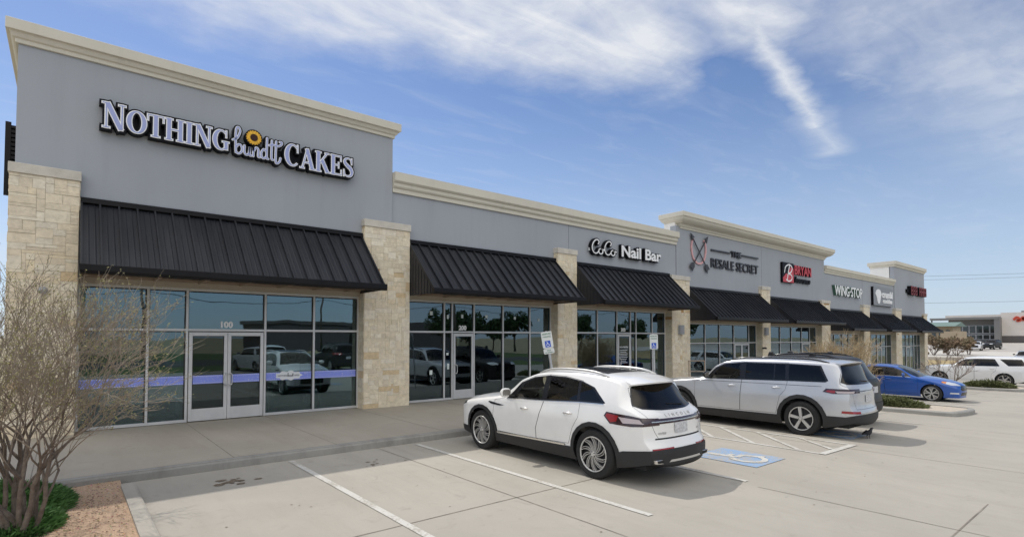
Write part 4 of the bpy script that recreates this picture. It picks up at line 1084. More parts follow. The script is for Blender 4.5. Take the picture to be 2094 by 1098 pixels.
def wheel(root, x, y, r, tw, side, style, rimr=None):
    """side -1: outer face towards -x"""
    rr = rimr or r * .72; c = Vector((x, y, r)); ax = Vector((side, 0, 0))
    h = MB(); h.lathe([(0, -.14), (rr * .62, -.14), (rr * .62, -.09), (0, -.09)], c, ax, 24); w = h.build('wheel', M_UNDER, root)
    t = MB(); t.lathe([(rr * .985, -tw), (r * .93, -tw), (r * .985, -tw + .02), (r, -tw + .05), (r, -.045), (r * .985, -.018), (r * .94, .0), (rr * 1.10, .008), (rr * 1.02, .0), (rr * .985, -.02), (rr * .96, -tw)], c, ax, 44)
    t.build('tyre', M_TYRE, w, smooth=True, angle=35)
    m = MB(); m.lathe([(rr * 1.015, .002), (rr * 1.0, .010), (rr * .955, .008), (rr * .935, -.004)], c, ax, 44, 0); m.lathe([(rr * .935, -.004), (rr * .90, -.16)], c, ax, 44, 1)
    m.lathe([(0, -.07), (rr * .93, -.07)], c, ax, 32, 1)
    e1 = Vector((0, 1, 0)); e2 = Vector((0, 0, 1))
    def fn(a, b, d): return c + e1 * a + e2 * b + ax * (d - .045)
    def spoke(t0, t1, r0, r1, w0, w1, d0=0.0, d1=.045, mi=0, k=5, bend=0):
        pts = []; ws = []
        for i in range(k):
            f = i / (k - 1); rad = r0 + (r1 - r0) * f; th = t0 + (t1 - t0) * f ** 1.3
            pts.append((rad * math.cos(th) * 1, rad * math.sin(th))); ws.append(w0 + (w1 - w0) * f)
        ribbon(m, pts, ws, fn, d0, d1, mi=mi)
    if style == 'swirl':
        for i in range(10):
            t0 = 2 * math.pi * i / 10; s = side
            spoke(t0, t0 + s * .50, rr * .15, rr * .95, rr * .040, rr * .034, .0, .042); spoke(t0 + .26, t0 + .26 + s * .62, rr * .20, rr * .95, rr * .030, rr * .028, .0, .038)
    elif style == 'five':
        for i in range(5):
            t0 = 2 * math.pi * (i + .15) / 5
            spoke(t0, t0, rr * .12, rr * .95, rr * .20, rr * .27, .0, .04, k=4)
    elif style == 'ysplit':
        for i in range(5):
            t0 = 2 * math.pi * (i + .3) / 5
            for s in (-1, 1): spoke(t0 + s * .10, t0 + s * .34, rr * .16, rr * .95, rr * .12, rr * .11, .0, .04); spoke(t0 + s * .10, t0 + s * .10, rr * .3, rr * .9, rr * .05, rr * .05, .0, .03)
    else:
        for i in range(6):
            t0 = 2 * math.pi * (i + .2) / 6; spoke(t0, t0, rr * .12, rr * .96, rr * .26, rr * .20, .0, .04)
    m.lathe([(rr * .17, -.05), (rr * .17, .0), (rr * .15, .012), (0, .014)], c, ax, 20, 0)
    for i in range(5):
        th = 2 * math.pi * i / 5; q = c + (e1 * math.cos(th) + e2 * math.sin(th)) * rr * .145; m.lathe([(0, .02), (rr * .03, .018), (rr * .03, .0)], q, ax, 6, 1)
    m.build('rim', [M_CHR if style == 'chrome' else M_RIM, M_RIMD], w, smooth=True, angle=30)
    return w

def rbox(mb, x0, y0, z0, x1, y1, z1, mi=None): mb.box(x0, y0, z0, x1, y1, z1, mi)
def car(sp):
    B = Body(sp); L, w = B.L, B.w; side = lambda u, x, z, n: x > .25 and abs(n.x) > .25
    root = empty(sp.get('name', 'parked_car'), (0, 0, 0)); Y = lambda u: L / 2 - u
    # wheel openings, cladding
    for u in sp['axles']:
        r = sp['arch']; zc = sp['rt']
        arc = lambda rad, n=22: [(u + rad * math.cos(t), zc + rad * math.sin(t)) for t in np.linspace(0, 2 * math.pi, n, endpoint=False)]
        if sp.get('clad', True): B.cut(arc(r + sp.get('flare', .065)), 's', side, 'cladding')
    if sp.get('clad', True): B.cut(sp['sill'], 's', lambda u, x, z, n: True, 'cladding')
    if 'lower_trim' in sp: B.cut(sp['lower_trim'], 's', side, 'sill_strip')
    # doors with gaps
    for i, d in enumerate(sp.get('doors', ())):
        nocl = lambda u, x, z, n: x > .25 and abs(n.x) > .25
        ins = B.cut(d, 's', nocl, None); ck = [B.parts.index(p) for p in B.parts if p in ('cladding', 'sill_strip')]
        for f in ins:
            if f[B.lay] == 0:
                if 'seam' not in B.parts: B.parts.append('seam')
                f[B.lay] = B.parts.index('seam')
        ins = B.cut(grow_poly(d, -.0065), 's', nocl, None)
        nm = 'door#%d' % i; B.parts.append(nm)
        for f in ins:
            if f[B.lay] == B.parts.index('seam'): f[B.lay] = B.parts.index(nm)
    for poly, mode, fl in sp.get('seams', ()):
        B.cut(poly, mode, fl, None); ins = B.cut(poly, mode, fl, None); ins2 = B.cut(grow_poly(poly, -.006), mode, fl, None)
        if 'seam' not in B.parts: B.parts.append('seam')
        k = B.parts.index('seam'); s2 = set(ins2)
        ins = [f for f in B.bm.faces if f.is_valid and pip(*B.pj(f.calc_center_median(), mode), poly) and (not fl or fl(L / 2 - f.calc_center_median().y, -f.calc_center_median().x, f.calc_center_median().z, f.normal))]
        for f in ins:
            if f not in s2 and f[B.lay] == 0: f[B.lay] = k
    # glass
    gside = lambda u, x, z, n: x > .3
    if 'frame' in sp: B.cut(sp['frame'], 's', gside, 'window_trim')
    wn = []
    for i, (poly, k) in enumerate(sp['win']):
        B.cut(poly, 's', gside, 'window#%d' % i); wn.append(('window#%d' % i, k))
    bz = sp['belt'][2][1]
    B.cut(sp['wshield'], 't', lambda u, x, z, n: z > .8 and n.z > .15 and u < L * .55, 'window_trim#w', grow=.028); B.cut(sp['wshield'], 't', lambda u, x, z, n: z > .8 and n.z > .15 and u < L * .55, 'windshield')
    rf = lambda u, x, z, n: u > L * .62 and n.y < -.12
    B.cut(sp['rglass'], 'r', rf, 'window_trim#r', grow=.02); B.cut(sp['rglass'], 'r', rf, 'rear_window')
    for nm, poly, mode, fl in sp.get('cuts', ()): B.cut(poly, mode, fl, nm)
    for u in sp['axles']:
        arc = [(u + sp['arch'] * math.cos(t), sp['rt'] + sp['arch'] * math.sin(t)) for t in np.linspace(0, 2 * math.pi, 22, endpoint=False)]
        B.cut(arc, 's', side, delete=True)
    mats = {'body': sp['paint'], 'cladding': sp.get('cladm', M_CLAD), 'window_trim': M_TRIMK, 'windshield': GL_F, 'rear_window': GL_R, 'seam': M_SEAM, 'door': sp['paint'], 'sill_strip': M_CHR}
    for nm, k in wn: mats[nm] = GL_F if k == 'f' else GL_R
    mats.update(sp.get('mats', {}))
    for nm, k in list(mats.items()):
        pass
    mm = {}
    for pn in B.parts:
        base = pn.split('#')[0]; mm[pn] = mats[pn] if pn in mats else mats[base]
    # emit with exact material per part
    class D(dict):
        pass
    full = D(mm)
    join = ('body', 'cladding', 'window_trim', 'windshield', 'rear_window', 'seam') + tuple(sp.get('join', ()))
    _emit_m = {}
    for pn in B.parts: _emit_m[pn] = mm[pn]
    objs = {}
    B_mats = {}
    for pn in B.parts: B_mats[pn] = mm[pn]
    objs = B.emit(root, _Mats(B_mats), join, {'cladding': .014, 'window_trim': .002, 'seam': -.004, 'sill_strip': .018, 'tail_light': .004, 'headlight': .004, **sp.get('shift', {})})
    if sp.get('lite'): B.bm.free()
    # structure inside
    mb = MB(); a0, a1 = sp['axles']; ar = sp['arch'] + .03; wi = w - .26
    mb.box(-wi, Y(L - .25), .24, wi, Y(.22), min(.80, sp['floor']))
    mb.box(-w * .90, Y(a1 - ar), .24, w * .90, Y(a0 + ar), .50); mb.box(-w * .80, Y(L - .22), .26, w * .80, Y(a1 + ar), .50); mb.box(-w * .78, Y(a0 - ar), .26, w * .78, Y(.25), .50)
    mb.build('underbody', M_UNDER, root)
    if not sp.get('lite'):
        fl = sp['floor']; bt = sp['belt'][2][1]
        mb = MB(); mb.box(-w * .80, Y(sp['dash'] + .30), fl - .1, w * .80, Y(sp['dash'] - .12), bt - .05)
        mb.build('dashboard', M_SEAT, root, bevel=.03)
        stw = MB(); pts = [(-.36 * w / .9 + .175 * math.cos(t), Y(sp['dash'] + .42) - .05 * math.sin(t), bt - .02 + .165 * math.sin(t)) for t in np.linspace(0, 2 * math.pi, 25)]
        stw.tube(pts, .016, 8); stw.tube([(pts[0]), (pts[12])], .02, 6); stw.build('steering_wheel', M_TRIMK, root, smooth=True)
        for us, hh in [(q, .10) for q in sp['seats']]:
            for x in (-.36, .36):
                mb = MB(); x *= w / .9
                mb.obox((x, Y(us), fl + .28), (.22, .055, .34), Matrix.Rotation(-.22, 3, 'X').to_3x3() if False else Matrix.Rotation(R(-12), 3, 'X'))
                mb.obox((x, Y(us + .10), fl + .68 + hh - .06), (.12, .045, .09), Matrix.Rotation(R(-10), 3, 'X'))
                mb.box(x - .23, Y(us - .02), fl - .05, x + .23, Y(us - .5), fl + .08)
                mb.build('seat', sp.get('seatm', M_SEAT), root, bevel=.03)
        doors = [o for k, v in objs.items() if k.startswith('door') for o in v]
        # door handles
        import mathutils.bvhtree as bt_
        verts = []; polys = []
        for f in B.bm.faces:
            n0 = len(verts); verts += [v.co.copy() for v in f.verts]; polys.append(list(range(n0, n0 + len(f.verts))))
        tree = bt_.BVHTree.FromPolygons(verts, polys)
        def sidex(u, z):
            h = tree.ray_cast(Vector((-3, Y(u), z)), Vector((1, 0, 0))); return h[0].x if h[0] else -w
        def reary(x, z):
            h = tree.ray_cast(Vector((-abs(x) - 1e-4, -6, z)), Vector((0, 1, 0))); return h[0].y if h[0] else -L / 2
        def topz(x, u):
            h = tree.ray_cast(Vector((-abs(x) - 1e-4, Y(u), 4)), Vector((0, 0, -1))); return h[0].z if h[0] else 1.5
        sp['_f'] = (sidex, reary, topz)
        for i, (hu, hz) in enumerate(sp.get('handles', ())):
            for s in (-1, 1):
                xx = sidex(hu, hz); key = 'door#%d' % i
                par = objs[key][0 if s < 0 else 1] if key in objs else root
                mb = MB(); P = []
                for q in np.linspace(-.10, .10, 7): P.append((s * (abs(sidex(hu + q, hz)) + .012 + .022 * (1 - (q / .10) ** 4)), Y(hu + q), hz + .006 * (q / .1)))
                mb.tube(P, [.010, .014, .015, .015, .015, .014, .010], 8); mb.build('door_handle', sp.get('handlem', sp['paint']), par, smooth=True)
                mb = MB(); mb.lathe([(0, .004), (.036, .003), (.04, -.004)], (s * abs(xx), Y(hu), hz - .008), (s, 0, 0), 16)
                mb.build('handle_recess', M_SEAM if sp.get('dark_recess') else sp['paint'], par, smooth=True)
        # mirrors
        mu, mz = sp['mirror']; x0 = abs(sidex(mu + .05, mz - .06))
        for s in (-1, 1):
            mb = MB(); prof = [(0, -.105), (.05, -.10), (.082, -.06), (.09, 0), (.082, .06), (.05, .10), (0, .105)]
            vs = []; N = 14
            cen = Vector((s * (x0 + .17), Y(mu), mz + .02)); out = []
            for r_, h_ in prof:
                for k in range(N):
                    th = 2 * math.pi * k / N
                    cx_, cz_ = math.cos(th), math.sin(th)
                    yy = r_ * .62 * cx_; zz = r_ * .95 * cz_
                    if yy < 0: yy *= .45
                    out.append(cen + Vector((h_ * s * 1.08, yy, zz)))
            fs = [(i * N + k, i * N + (k + 1) % N, (i + 1) * N + (k + 1) % N, (i + 1) * N + k) for i in range(len(prof) - 1) for k in range(N)]
            mb.add(out, fs); m = mb.build('mirror', sp.get('mirrorm', sp['paint']), root, smooth=True)
            mb = MB(); mb.bar((s * (x0 - .03), Y(mu + .02), mz - .05), (s * (x0 + .10), Y(mu), mz - .02), .05, .035); mb.build('mirror_arm', M_CLAD, m)
            mb = MB(); mb.prism([(s * (x0 + .17) + a * .085, mz + .02 + b * .058) for a, b in ((-1, -.8), (1, -.8), (1.05, .7), (.6, 1), (-.8, 1), (-1.05, .4))], lambda a, b, d: (a, Y(mu) - .027 - d, b), 0, .004); mb.build('mirror_glass', M_CHR, m)
    # wheels
    for u in sp['axles']:
        for s in (-1, 1): wheel(root, s * (w - .015), Y(u), sp['rt'], .24, s, sp['rim'], sp.get('rimr'))
    return root, B, objs
class _Mats(dict):
    """lookup by full part name first"""
    pass
def _emit_fix():
    def emit(s, root, mats, join, shift):
        bm = s.bm; objs = {}; bm.normal_update()
        for k, pn in enumerate(s.parts):
            fs = [f for f in bm.faces if f[s.lay] == k]
            if not fs: continue
            nm = pn.split('#')[0]; vid = {}; vs = []; ns = []; faces = []; sh = shift.get(nm, 0.0)
            for f in fs:
                ids = []
                for v in f.verts:
                    if v not in vid: vid[v] = len(vs); n = v.normal.copy(); vs.append(v.co + n * sh); ns.append(n)
                    ids.append(vid[v])
                faces.append(ids)
            def mk(vs_, faces_, ns_):
                me = bpy.data.meshes.new(nm); me.from_pydata([tuple(v) for v in vs_], [], faces_); me.materials.append(mats[pn]); me.shade_smooth(); me.update()
                try: me.normals_split_custom_set_from_vertices([tuple(n) for n in ns_])
                except Exception: pass
                o = bpy.data.objects.new(nm, me); COL.objects.link(o); o.parent = root; return o
            mv = [Vector((-v.x, v.y, v.z)) for v in vs]; mf = [list(reversed(f)) for f in faces]; mn = [Vector((-n.x, n.y, n.z)) for n in ns]
            if nm in join:
                av = vs + mv; an = ns + mn; n0 = len(vs); af = faces + [[i + n0 for i in f] for f in mf]
                for i, v in enumerate(av):
                    if abs(v.x) < 1e-3:
                        q = Vector((0, an[i].y, an[i].z))
                        if q.length > 1e-6: an[i] = q.normalized()
                objs[pn] = [mk(av, af, an)]
            else: objs[pn] = [mk(vs, faces, ns), mk(mv, mf, mn)]
        return objs
    Body.emit = emit
_emit_fix()
TL = lambda u0: (lambda u, x, z, n: u > u0)
def patch(root, B, poly, name, m, off=.004, mode='r', res=.05, mirror=False):
    """thin panel laid on the body surface (rear view 'r', top view 't' or side 's')"""
    L = B.L; Y = lambda u: L / 2 - u; sidex, reary, topz = B.sp['_f']
    x0 = min(p[0] for p in poly); x1 = max(p[0] for p in poly); y0 = min(p[1] for p in poly); y1 = max(p[1] for p in poly)
    pts = [Vector(p) for p in poly]; P2 = []
    n = len(pts); edges = []
    for i in range(n):
        a, b = pts[i], pts[(i + 1) % n]; k = max(1, int((b - a).length / res))
        for j in range(k): P2.append(a + (b - a) * (j / k))
    m_ = len(P2); edges = [(i, (i + 1) % m_) for i in range(m_)]
    nx = int((x1 - x0) / res); ny = int((y1 - y0) / res)
    for i in range(1, nx):
        for j in range(1, ny):
            q = (x0 + (x1 - x0) * i / nx, y0 + (y1 - y0) * j / ny)
            if pip(*q, poly): P2.append(Vector(q))
    vs, es, fs, *_ = delaunay_2d_cdt(P2, edges, [list(range(m_))], 1, 1e-5)
    out = []
    for v in vs:
        if mode == 'r': out.append((v.x, reary(v.x, v.y) - off, v.y))
        elif mode == 't': out.append((v.x, Y(v.y), topz(v.x, v.y) + off))
        else: out.append((sidex(v.x, v.y) - off, Y(v.x), v.y))
    mb = MB(); mb.add(out, [tuple(f) for f in fs]); o = mb.build(name, m, root, smooth=True)
    if mode == 's' and mirror:
        mb = MB(); mb.add([(-a, b, c) for a, b, c in out], [tuple(reversed(f)) for f in fs]); mb.build(name, m, root, smooth=True)
    return o

# ---------------- white crossover in the foreground
RT = .375
NAU = dict(name='parked_car', zbr=.13, zbf=.08, L=4.88, w=.865, rt=RT, arch=.425, axles=(.93, 3.81), paint=P_WHITE, rim='swirl', rimr=.265, floor=.62, dash=1.62, seats=(2.35, 3.25), seatm=M_SEATL,
  top=[(0, .45), (0, .66), (.03, .82), (.12, .94), (.35, 1.0), (.8, 1.06), (1.22, 1.11), (1.42, 1.16), (1.95, 1.42), (2.3, 1.56), (2.7, 1.62), (3.2, 1.625), (3.7, 1.60), (4.05, 1.55), (4.22, 1.51), (4.30, 1.46), (4.62, 1.13), (4.72, 1.04), (4.78, .96), (4.78, .80), (4.80, .66), (4.86, .60), (4.88, .52), (4.86, .30)],
  belt=[(0, .72), (.25, .86), (1.2, .99), (1.75, 1.045), (2.7, 1.09), (3.5, 1.13), (4.1, 1.155), (4.5, 1.10), (4.88, .95)],
  plan=[(0, .66), (.06, .78), (.25, .84), (.8, .865), (1.5, .865), (3.9, .865), (4.4, .84), (4.7, .765), (4.88, .70)],
  sill=[(-.1, .1), (-.1, .36), (.3, .40), (1.2, .38), (1.35, .37), (3.4, .42), (4.25, .47), (4.35, .50), (4.88, .56), (5.0, .56), (5.0, .1)],
  doors=([(1.33, .42), (1.30, .70), (1.36, 1.0), (1.62, 1.045), (1.98, 1.365), (2.30, 1.478), (2.66, 1.518), (2.69, 1.09), (2.50, .60), (2.50, .42)],
         [(2.50, .43), (2.50, .60), (2.69, 1.09), (2.66, 1.518), (3.05, 1.51), (3.46, 1.462), (3.52, 1.14), (3.50, .90), (3.38, .72), (3.28, .46)]),
  frame=[(1.70, 1.052), (1.98, 1.345), (2.28, 1.455), (2.66, 1.502), (3.05, 1.498), (3.45, 1.452), (3.74, 1.375), (4.02, 1.165), (3.98, 1.148), (3.5, 1.138), (2.7, 1.09)],
  win=[([(1.92, 1.095), (2.10, 1.345), (2.30, 1.425), (2.58, 1.472), (2.63, 1.115)], 'f'), ([(2.75, 1.12), (2.71, 1.478), (3.05, 1.475), (3.38, 1.442), (3.44, 1.158)], 'r'), ([(3.50, 1.165), (3.44, 1.432), (3.70, 1.36), (3.95, 1.175)], 'r')],
  wshield=[(.72, 1.50), (.60, 1.85), (.50, 2.22), (0, 2.34), (-.02, 2.34), (-.02, 1.36), (0, 1.36), (.5, 1.40)],
  rglass=[(-.05, 1.42), (.50, 1.41), (.56, 1.37), (.67, 1.16), (.60, 1.125), (.3, 1.10), (-.05, 1.095)],
  cuts=[('tail_light', [(4.02, .985), (4.06, 1.045), (4.45, 1.02), (4.72, .985), (5.0, .970), (5.0, .895), (4.72, .885), (4.5, .865), (4.14, .88)], 's', lambda u, x, z, n: u > 4.0 and x > .45),
        ('tail_light', [(-.05, .972), (.56, .978), (.56, .905), (-.05, .905)], 'r', lambda u, x, z, n: u > 4.4 and n.y < -.3),
        ('tail_lens_clear', [(4.28, .99), (4.60, .972), (4.66, .915), (4.36, .905)], 's', lambda u, x, z, n: u > 4.0 and x > .45),
        ('tail_lens_red', [(4.05, .985), (4.08, 1.025), (4.28, 1.005), (4.25, .92), (4.15, .90)], 's', lambda u, x, z, n: u > 4.0 and x > .45),
        ('headlight', [(-.05, .80), (.10, .86), (.36, .88), (.42, .85), (.25, .80), (-.05, .74)], 's', lambda u, x, z, n: u < .7 and x > .4),
        ('grille', [(-.05, .45), (-.05, .80), (.42, .80), (.42, .45)], 'r', lambda u, x, z, n: u < .3),
        ('bumper_reflector', [(.28, .556), (.28, .576), (.66, .568), (.66, .548)], 'r', lambda u, x, z, n: u > 4.4)],
  seams=[([(.0, .70), (.50, .70), (.56, .80), (.64, .99), (.70, 1.14), (.66, 1.20), (.60, 1.40), (.0, 1.47), (-.05, 1.47), (-.05, .70)], 'r', lambda u, x, z, n: u > 4.2 and n.y < -.1)],
  lower_trim=[(1.42, .385), (1.42, .415), (2.5, .435), (3.2, .445), (3.2, .42), (2.5, .408)],
  mats={'tail_light': M_TAILD, 'tail_lens_clear': M_TAILC, 'tail_lens_red': M_TAIL, 'headlight': M_TRIMK, 'grille': M_TRIMK, 'bumper_reflector': M_TAIL},
  join=('grille',), shift={'tail_lens_clear': .007, 'tail_lens_red': .007, 'bumper_reflector': .006, 'grille': -.01},
  handles=((2.22, .915), (3.28, .945)), handlem=M_CHR, mirror=(1.86, 1.145), bf=.17, br=.22, tum=.44)
c1, B1, O1 = car(NAU)
L1 = 4.88; Yc = lambda u: L1 / 2 - u
sidex, reary, topz = B1.sp['_f']
# roof: dark glass panel, silver rails, spoiler
patch(c1, B1, [(-.46, 1.98 + .42), (.46, 2.40), (.50, 3.2), (.46, 3.78), (-.46, 3.78), (-.50, 3.2)], 'sunroof', M_TRIMK, .004, 't', .08)
for s in (-1, 1):
    xs = .60; us = np.linspace(2.35, 3.92, 12); P = []
    for i, u in enumerate(us):
        e = min(i, 11 - i); h = [.005, .030, .045, .050, .052, .052][min(e, 5)]
        P.append((s * xs, Yc(u), topz(xs, u) + h))
    mb = MB(); mb.tube(P, [.012] + [.019] * 10 + [.012], 8); mb.build('roof_rail', M_RIM, c1, smooth=True)
mb = MB(); 
sx = np.linspace(-.56, .56, 11); ua = [4.12 + .06 * (abs(x) / .58) ** 2 for x in sx]; ub = [4.47 - .16 * (abs(x) / .58) ** 2 for x in sx]
vs = []
for x, a, b in zip(sx, ua, ub):
    za = topz(min(abs(x), .57), a) + .003; zb_ = 1.475 - .03 * (abs(x) / .58) ** 2
    vs += [(x, Yc(a), za), (x, Yc(b), zb_), (x, Yc(b) + .005, zb_ - .022), (x, Yc(a) - .06, za - .06)]
fs = []
for i in range(10):
    for j in range(4): k = (j + 1) % 4; fs.append((i * 4 + j, (i + 1) * 4 + j, (i + 1) * 4 + k, i * 4 + k))
fs += [(0, 1, 2, 3), (43, 42, 41, 40)]
mb.add(vs, fs); mb.build('spoiler', P_WHITE, c1, smooth=True, angle=35)
# rear details
def rear_text(root, rfun, s_, size, xc, z, m, width=None, space=1.0, name='badge_lettering', off=.004, slant=0):
    mb = text_mb(s_, size, lambda a, b, d: (-0 + a + xc, rfun(a + xc, z + b) - off - d, z + b + slant * a), .004, .001, width=width, align='CENTER', space=space); mb.build(name, m, root)
rear_text(c1, reary, 'LINCOLN', .055, 0, 1.0, mat('badge_silver', (.42, .42, .42), .5), width=.62, space=2.2)
rear_text(c1, reary, 'AWD', .035, .50, .76, M_RIM, width=.09); rear_text(c1, reary, 'NAUTILUS', .035, -.42, .76, M_RIM, width=.15)
patch(c1, B1, [(-.60, .932), (.60, .932), (.60, .944), (-.60, .944)], 'chrome_bar', M_CHR, .007, 'r', .1)
patch(c1, B1, [(-.16, .76), (.16, .76), (.16, .905), (-.16, .905)], 'number_plate', M_PLATE, .014, 'r', .1)
patch(c1, B1, [(-.56, .685), (.56, .685), (.56, .705), (-.56, .705)], 'tailgate_gap', M_SEAM, .003, 'r', .1)
mb = MB(); mb.tube([(.28, reary(.28, 1.14) - .02, 1.135), (.16, reary(.16, 1.16) - .025, 1.145), (-.10, reary(.1, 1.17) - .02, 1.165)], [.014, .011, .006], 6); mb.build('rear_wiper', M_TRIMK, c1)
for s in (-1, 1):
    x = s * .52; y = reary(.52, .42) + .07; mb = MB()
    mb.prism([(x + s * a, .385 + b) for a, b in ((-.14, -.045), (.13, -.02), (.14, .035), (-.12, .032))], lambda a, b, d: (a, y - d, b), -.03, .085); e = mb.build('exhaust_tip', M_CHR, c1, bevel=.006)
    mb = MB(); mb.prism([(x + s * a, .385 + b) for a, b in ((-.11, -.030), (.105, -.008), (.115, .025), (-.10, .022))], lambda a, b, d: (a, y - d, b), .085, .089); mb.build('exhaust_opening', M_UNDER, e)
mb = MB(); mb.box(-.42, -L1 / 2 + .10, .30, .42, -L1 / 2 + .20, .352); mb.build('skid_plate', M_RIM, c1, bevel=.015)
patch(c1, B1, [(-.40, .372), (.40, .372), (.36, .405), (-.36, .405)], 'diffuser_trim', M_RIM, .020, 'r', .1)
patch(c1, B1, [(1.16, .935), (1.20, .955), (1.52, .925), (1.66, .915), (1.52, .895), (1.28, .905)], 'fender_vent', M_TRIMK, .008, 's', .08, mirror=True)
patch(c1, B1, [(1.70, 1.040), (1.70, 1.052), (2.7, 1.092), (3.5, 1.140), (4.0, 1.152), (4.0, 1.138), (3.5, 1.127), (2.7, 1.079)], 'window_chrome', M_CHR, .007, 's', .1, mirror=True)
tag(c1, 'white crossover with swirl alloy wheels and silver roof rails, nearest parked car', 'car')
c1.location = (7.10, 7.03, 0)

# ---------------- silver SUV
GCL = dict(name='parked_car', zbr=.15, zbf=.10, L=5.20, w=.88, rt=.385, arch=.455, flare=.085, axles=(.92, 4.06), paint=P_SILV, rim='five', rimr=.262, floor=.66, dash=1.72, seats=(2.45, 3.3, 4.0),
  top=[(0, .45), (0, .80), (.02, .96), (.08, 1.03), (.4, 1.08), (.9, 1.12), (1.3, 1.15), (1.42, 1.18), (1.9, 1.50), (2.15, 1.65), (2.6, 1.715), (3.4, 1.725), (4.1, 1.72), (4.6, 1.70), (4.78, 1.675), (4.84, 1.62), (5.0, 1.28), (5.08, 1.16), (5.13, 1.05), (5.13, .80), (5.15, .68), (5.19, .62), (5.20, .45), (5.16, .32)],
  belt=[(0, .85), (.15, .97), (1.2, 1.09), (1.75, 1.13), (2.8, 1.16), (3.8, 1.19), (4.6, 1.20), (5.2, 1.08)],
  plan=[(0, .70), (.06, .80), (.30, .855), (.8, .88), (1.5, .88), (4.3, .88), (4.75, .855), (5.05, .79), (5.2, .73)],
  sill=[(-.1, .1), (-.1, .45), (.3, .45), (1.2, .40), (3.5, .42), (4.4, .49), (4.55, .50), (4.95, .50), (5.1, .54), (5.3, .56), (5.3, .1)],
  doors=([(1.40, .44), (1.38, 1.10), (1.60, 1.14), (1.88, 1.43), (2.10, 1.555), (2.62, 1.615), (2.70, 1.61), (2.66, 1.12), (2.62, .44)],
         [(2.62, .44), (2.66, 1.12), (2.70, 1.61), (3.74, 1.62), (3.76, 1.18), (3.72, 1.0), (3.60, .86), (3.50, .45)]),
  frame=[(1.66, 1.155), (1.93, 1.435), (2.15, 1.545), (2.68, 1.60), (3.8, 1.605), (4.45, 1.585), (4.62, 1.26), (4.56, 1.225), (3.8, 1.21), (2.7, 1.18)],
  win=[([(1.84, 1.19), (2.04, 1.44), (2.22, 1.53), (2.58, 1.57), (2.62, 1.20)], 'f'), ([(2.76, 1.205), (2.74, 1.575), (3.42, 1.58), (3.44, 1.225)], 'r'), ([(3.47, 1.226), (3.45, 1.58), (3.68, 1.58), (3.71, 1.23)], 'r'), ([(3.79, 1.235), (3.77, 1.58), (4.42, 1.56), (4.57, 1.27), (4.52, 1.25)], 'r')],
  wshield=[(.76, 1.46), (.64, 1.82), (.54, 2.10), (0, 2.18), (-.02, 2.18), (-.02, 1.36), (0, 1.36), (.5, 1.38)],
  rglass=[(-.05, 1.60), (.55, 1.59), (.60, 1.55), (.72, 1.24), (.66, 1.205), (-.05, 1.20)],
  cuts=[('tail_light', [(4.52, 1.02), (4.58, 1.095), (5.3, 1.095), (5.3, 1.02), (4.72, .985)], 's', lambda u, x, z, n: u > 4.4 and x > .42),
        ('tail_lens_clear', [(4.76, 1.045), (5.06, 1.05), (5.06, 1.01), (4.80, 1.005)], 's', lambda u, x, z, n: u > 4.4 and x > .42),
        ('tail_lens_red', [(4.57, 1.03), (4.62, 1.06), (4.76, 1.062), (4.76, 1.008), (4.72, 1.002)], 's', lambda u, x, z, n: u > 4.4 and x > .42),
        ('bumper_reflector', [(.50, .57), (.50, .62), (.80, .63), (.80, .58)], 'r', lambda u, x, z, n: u > 4.7),
        ('headlight', [(-.05, .88), (-.05, .98), (.38, 1.0), (.40, .96), (.2, .90)], 's', lambda u, x, z, n: u < .6 and x > .4),
        ('grille', [(-.05, .60), (-.05, .92), (.50, .92), (.50, .60)], 'r', lambda u, x, z, n: u < .3)],
  seams=[([(.0, .66), (.58, .66), (.62, .80), (.66, 1.0), (.76, 1.20), (.74, 1.30), (.62, 1.60), (.0, 1.66), (-.05, 1.66), (-.05, .66)], 'r', lambda u, x, z, n: u > 4.6 and n.y < -.1)],
  mats={'tail_light': M_TAILD, 'tail_lens_clear': M_TAILC, 'tail_lens_red': M_TAIL, 'headlight': M_LAMP, 'grille': M_TRIMK, 'bumper_reflector': M_TAIL}, join=('grille',),
  shift={'tail_lens_clear': .007, 'tail_lens_red': .007, 'bumper_reflector': .006, 'grille': -.01},
  handles=((2.42, 1.03), (3.52, 1.05)), mirrorm=M_TRIMK, mirror=(1.80, 1.24), dark_recess=False, crease=.008, bf=.20, br=.18, tum=.27)
c2, B2, O2 = car(GCL)
L2 = 5.20; Yc2 = lambda u: L2 / 2 - u
sidex2, reary2, topz2 = B2.sp['_f']
for s in (-1, 1):
    xs = .66; us = np.linspace(2.2, 4.6, 14); P = []
    for i, u in enumerate(us): e = min(i, 13 - i); P.append((s * xs, Yc2(u), topz2(xs, u) + [.004, .03, .042, .046][min(e, 3)]))
    mb = MB(); mb.tube(P, [.012] + [.018] * 12 + [.012], 8); mb.build('roof_rail', M_TRIMK, c2, smooth=True)
sx = np.linspace(-.64, .64, 11); vs = []
for x in sx:
    t_ = (abs(x) / .64) ** 2; a, b = 4.66 + .05 * t_, 4.93 - .10 * t_; za = topz2(min(abs(x), .63), a) + .003; zb_ = 1.665 - .035 * t_
    vs += [(x, Yc2(a), za), (x, Yc2(b), zb_), (x, Yc2(b) + .005, zb_ - .025), (x, Yc2(a) - .06, za - .07)]
mb = MB(); mb.add(vs, fs); mb.build('spoiler', P_SILV, c2, smooth=True, angle=35)
patch(c2, B2, [(-.17, .80), (.17, .80), (.17, .95), (-.17, .95)], 'number_plate', M_PLATE, .012, 'r', .1)
patch(c2, B2, [(-.78, .555), (.78, .555), (.78, .572), (-.78, .572)], 'chrome_strip', M_CHR, .010, 'r', .1)
patch(c2, B2, [(-.72, 1.035), (.72, 1.035), (.72, 1.055), (-.72, 1.055)], 'tailgate_trim', M_TAILD, .005, 'r', .1)
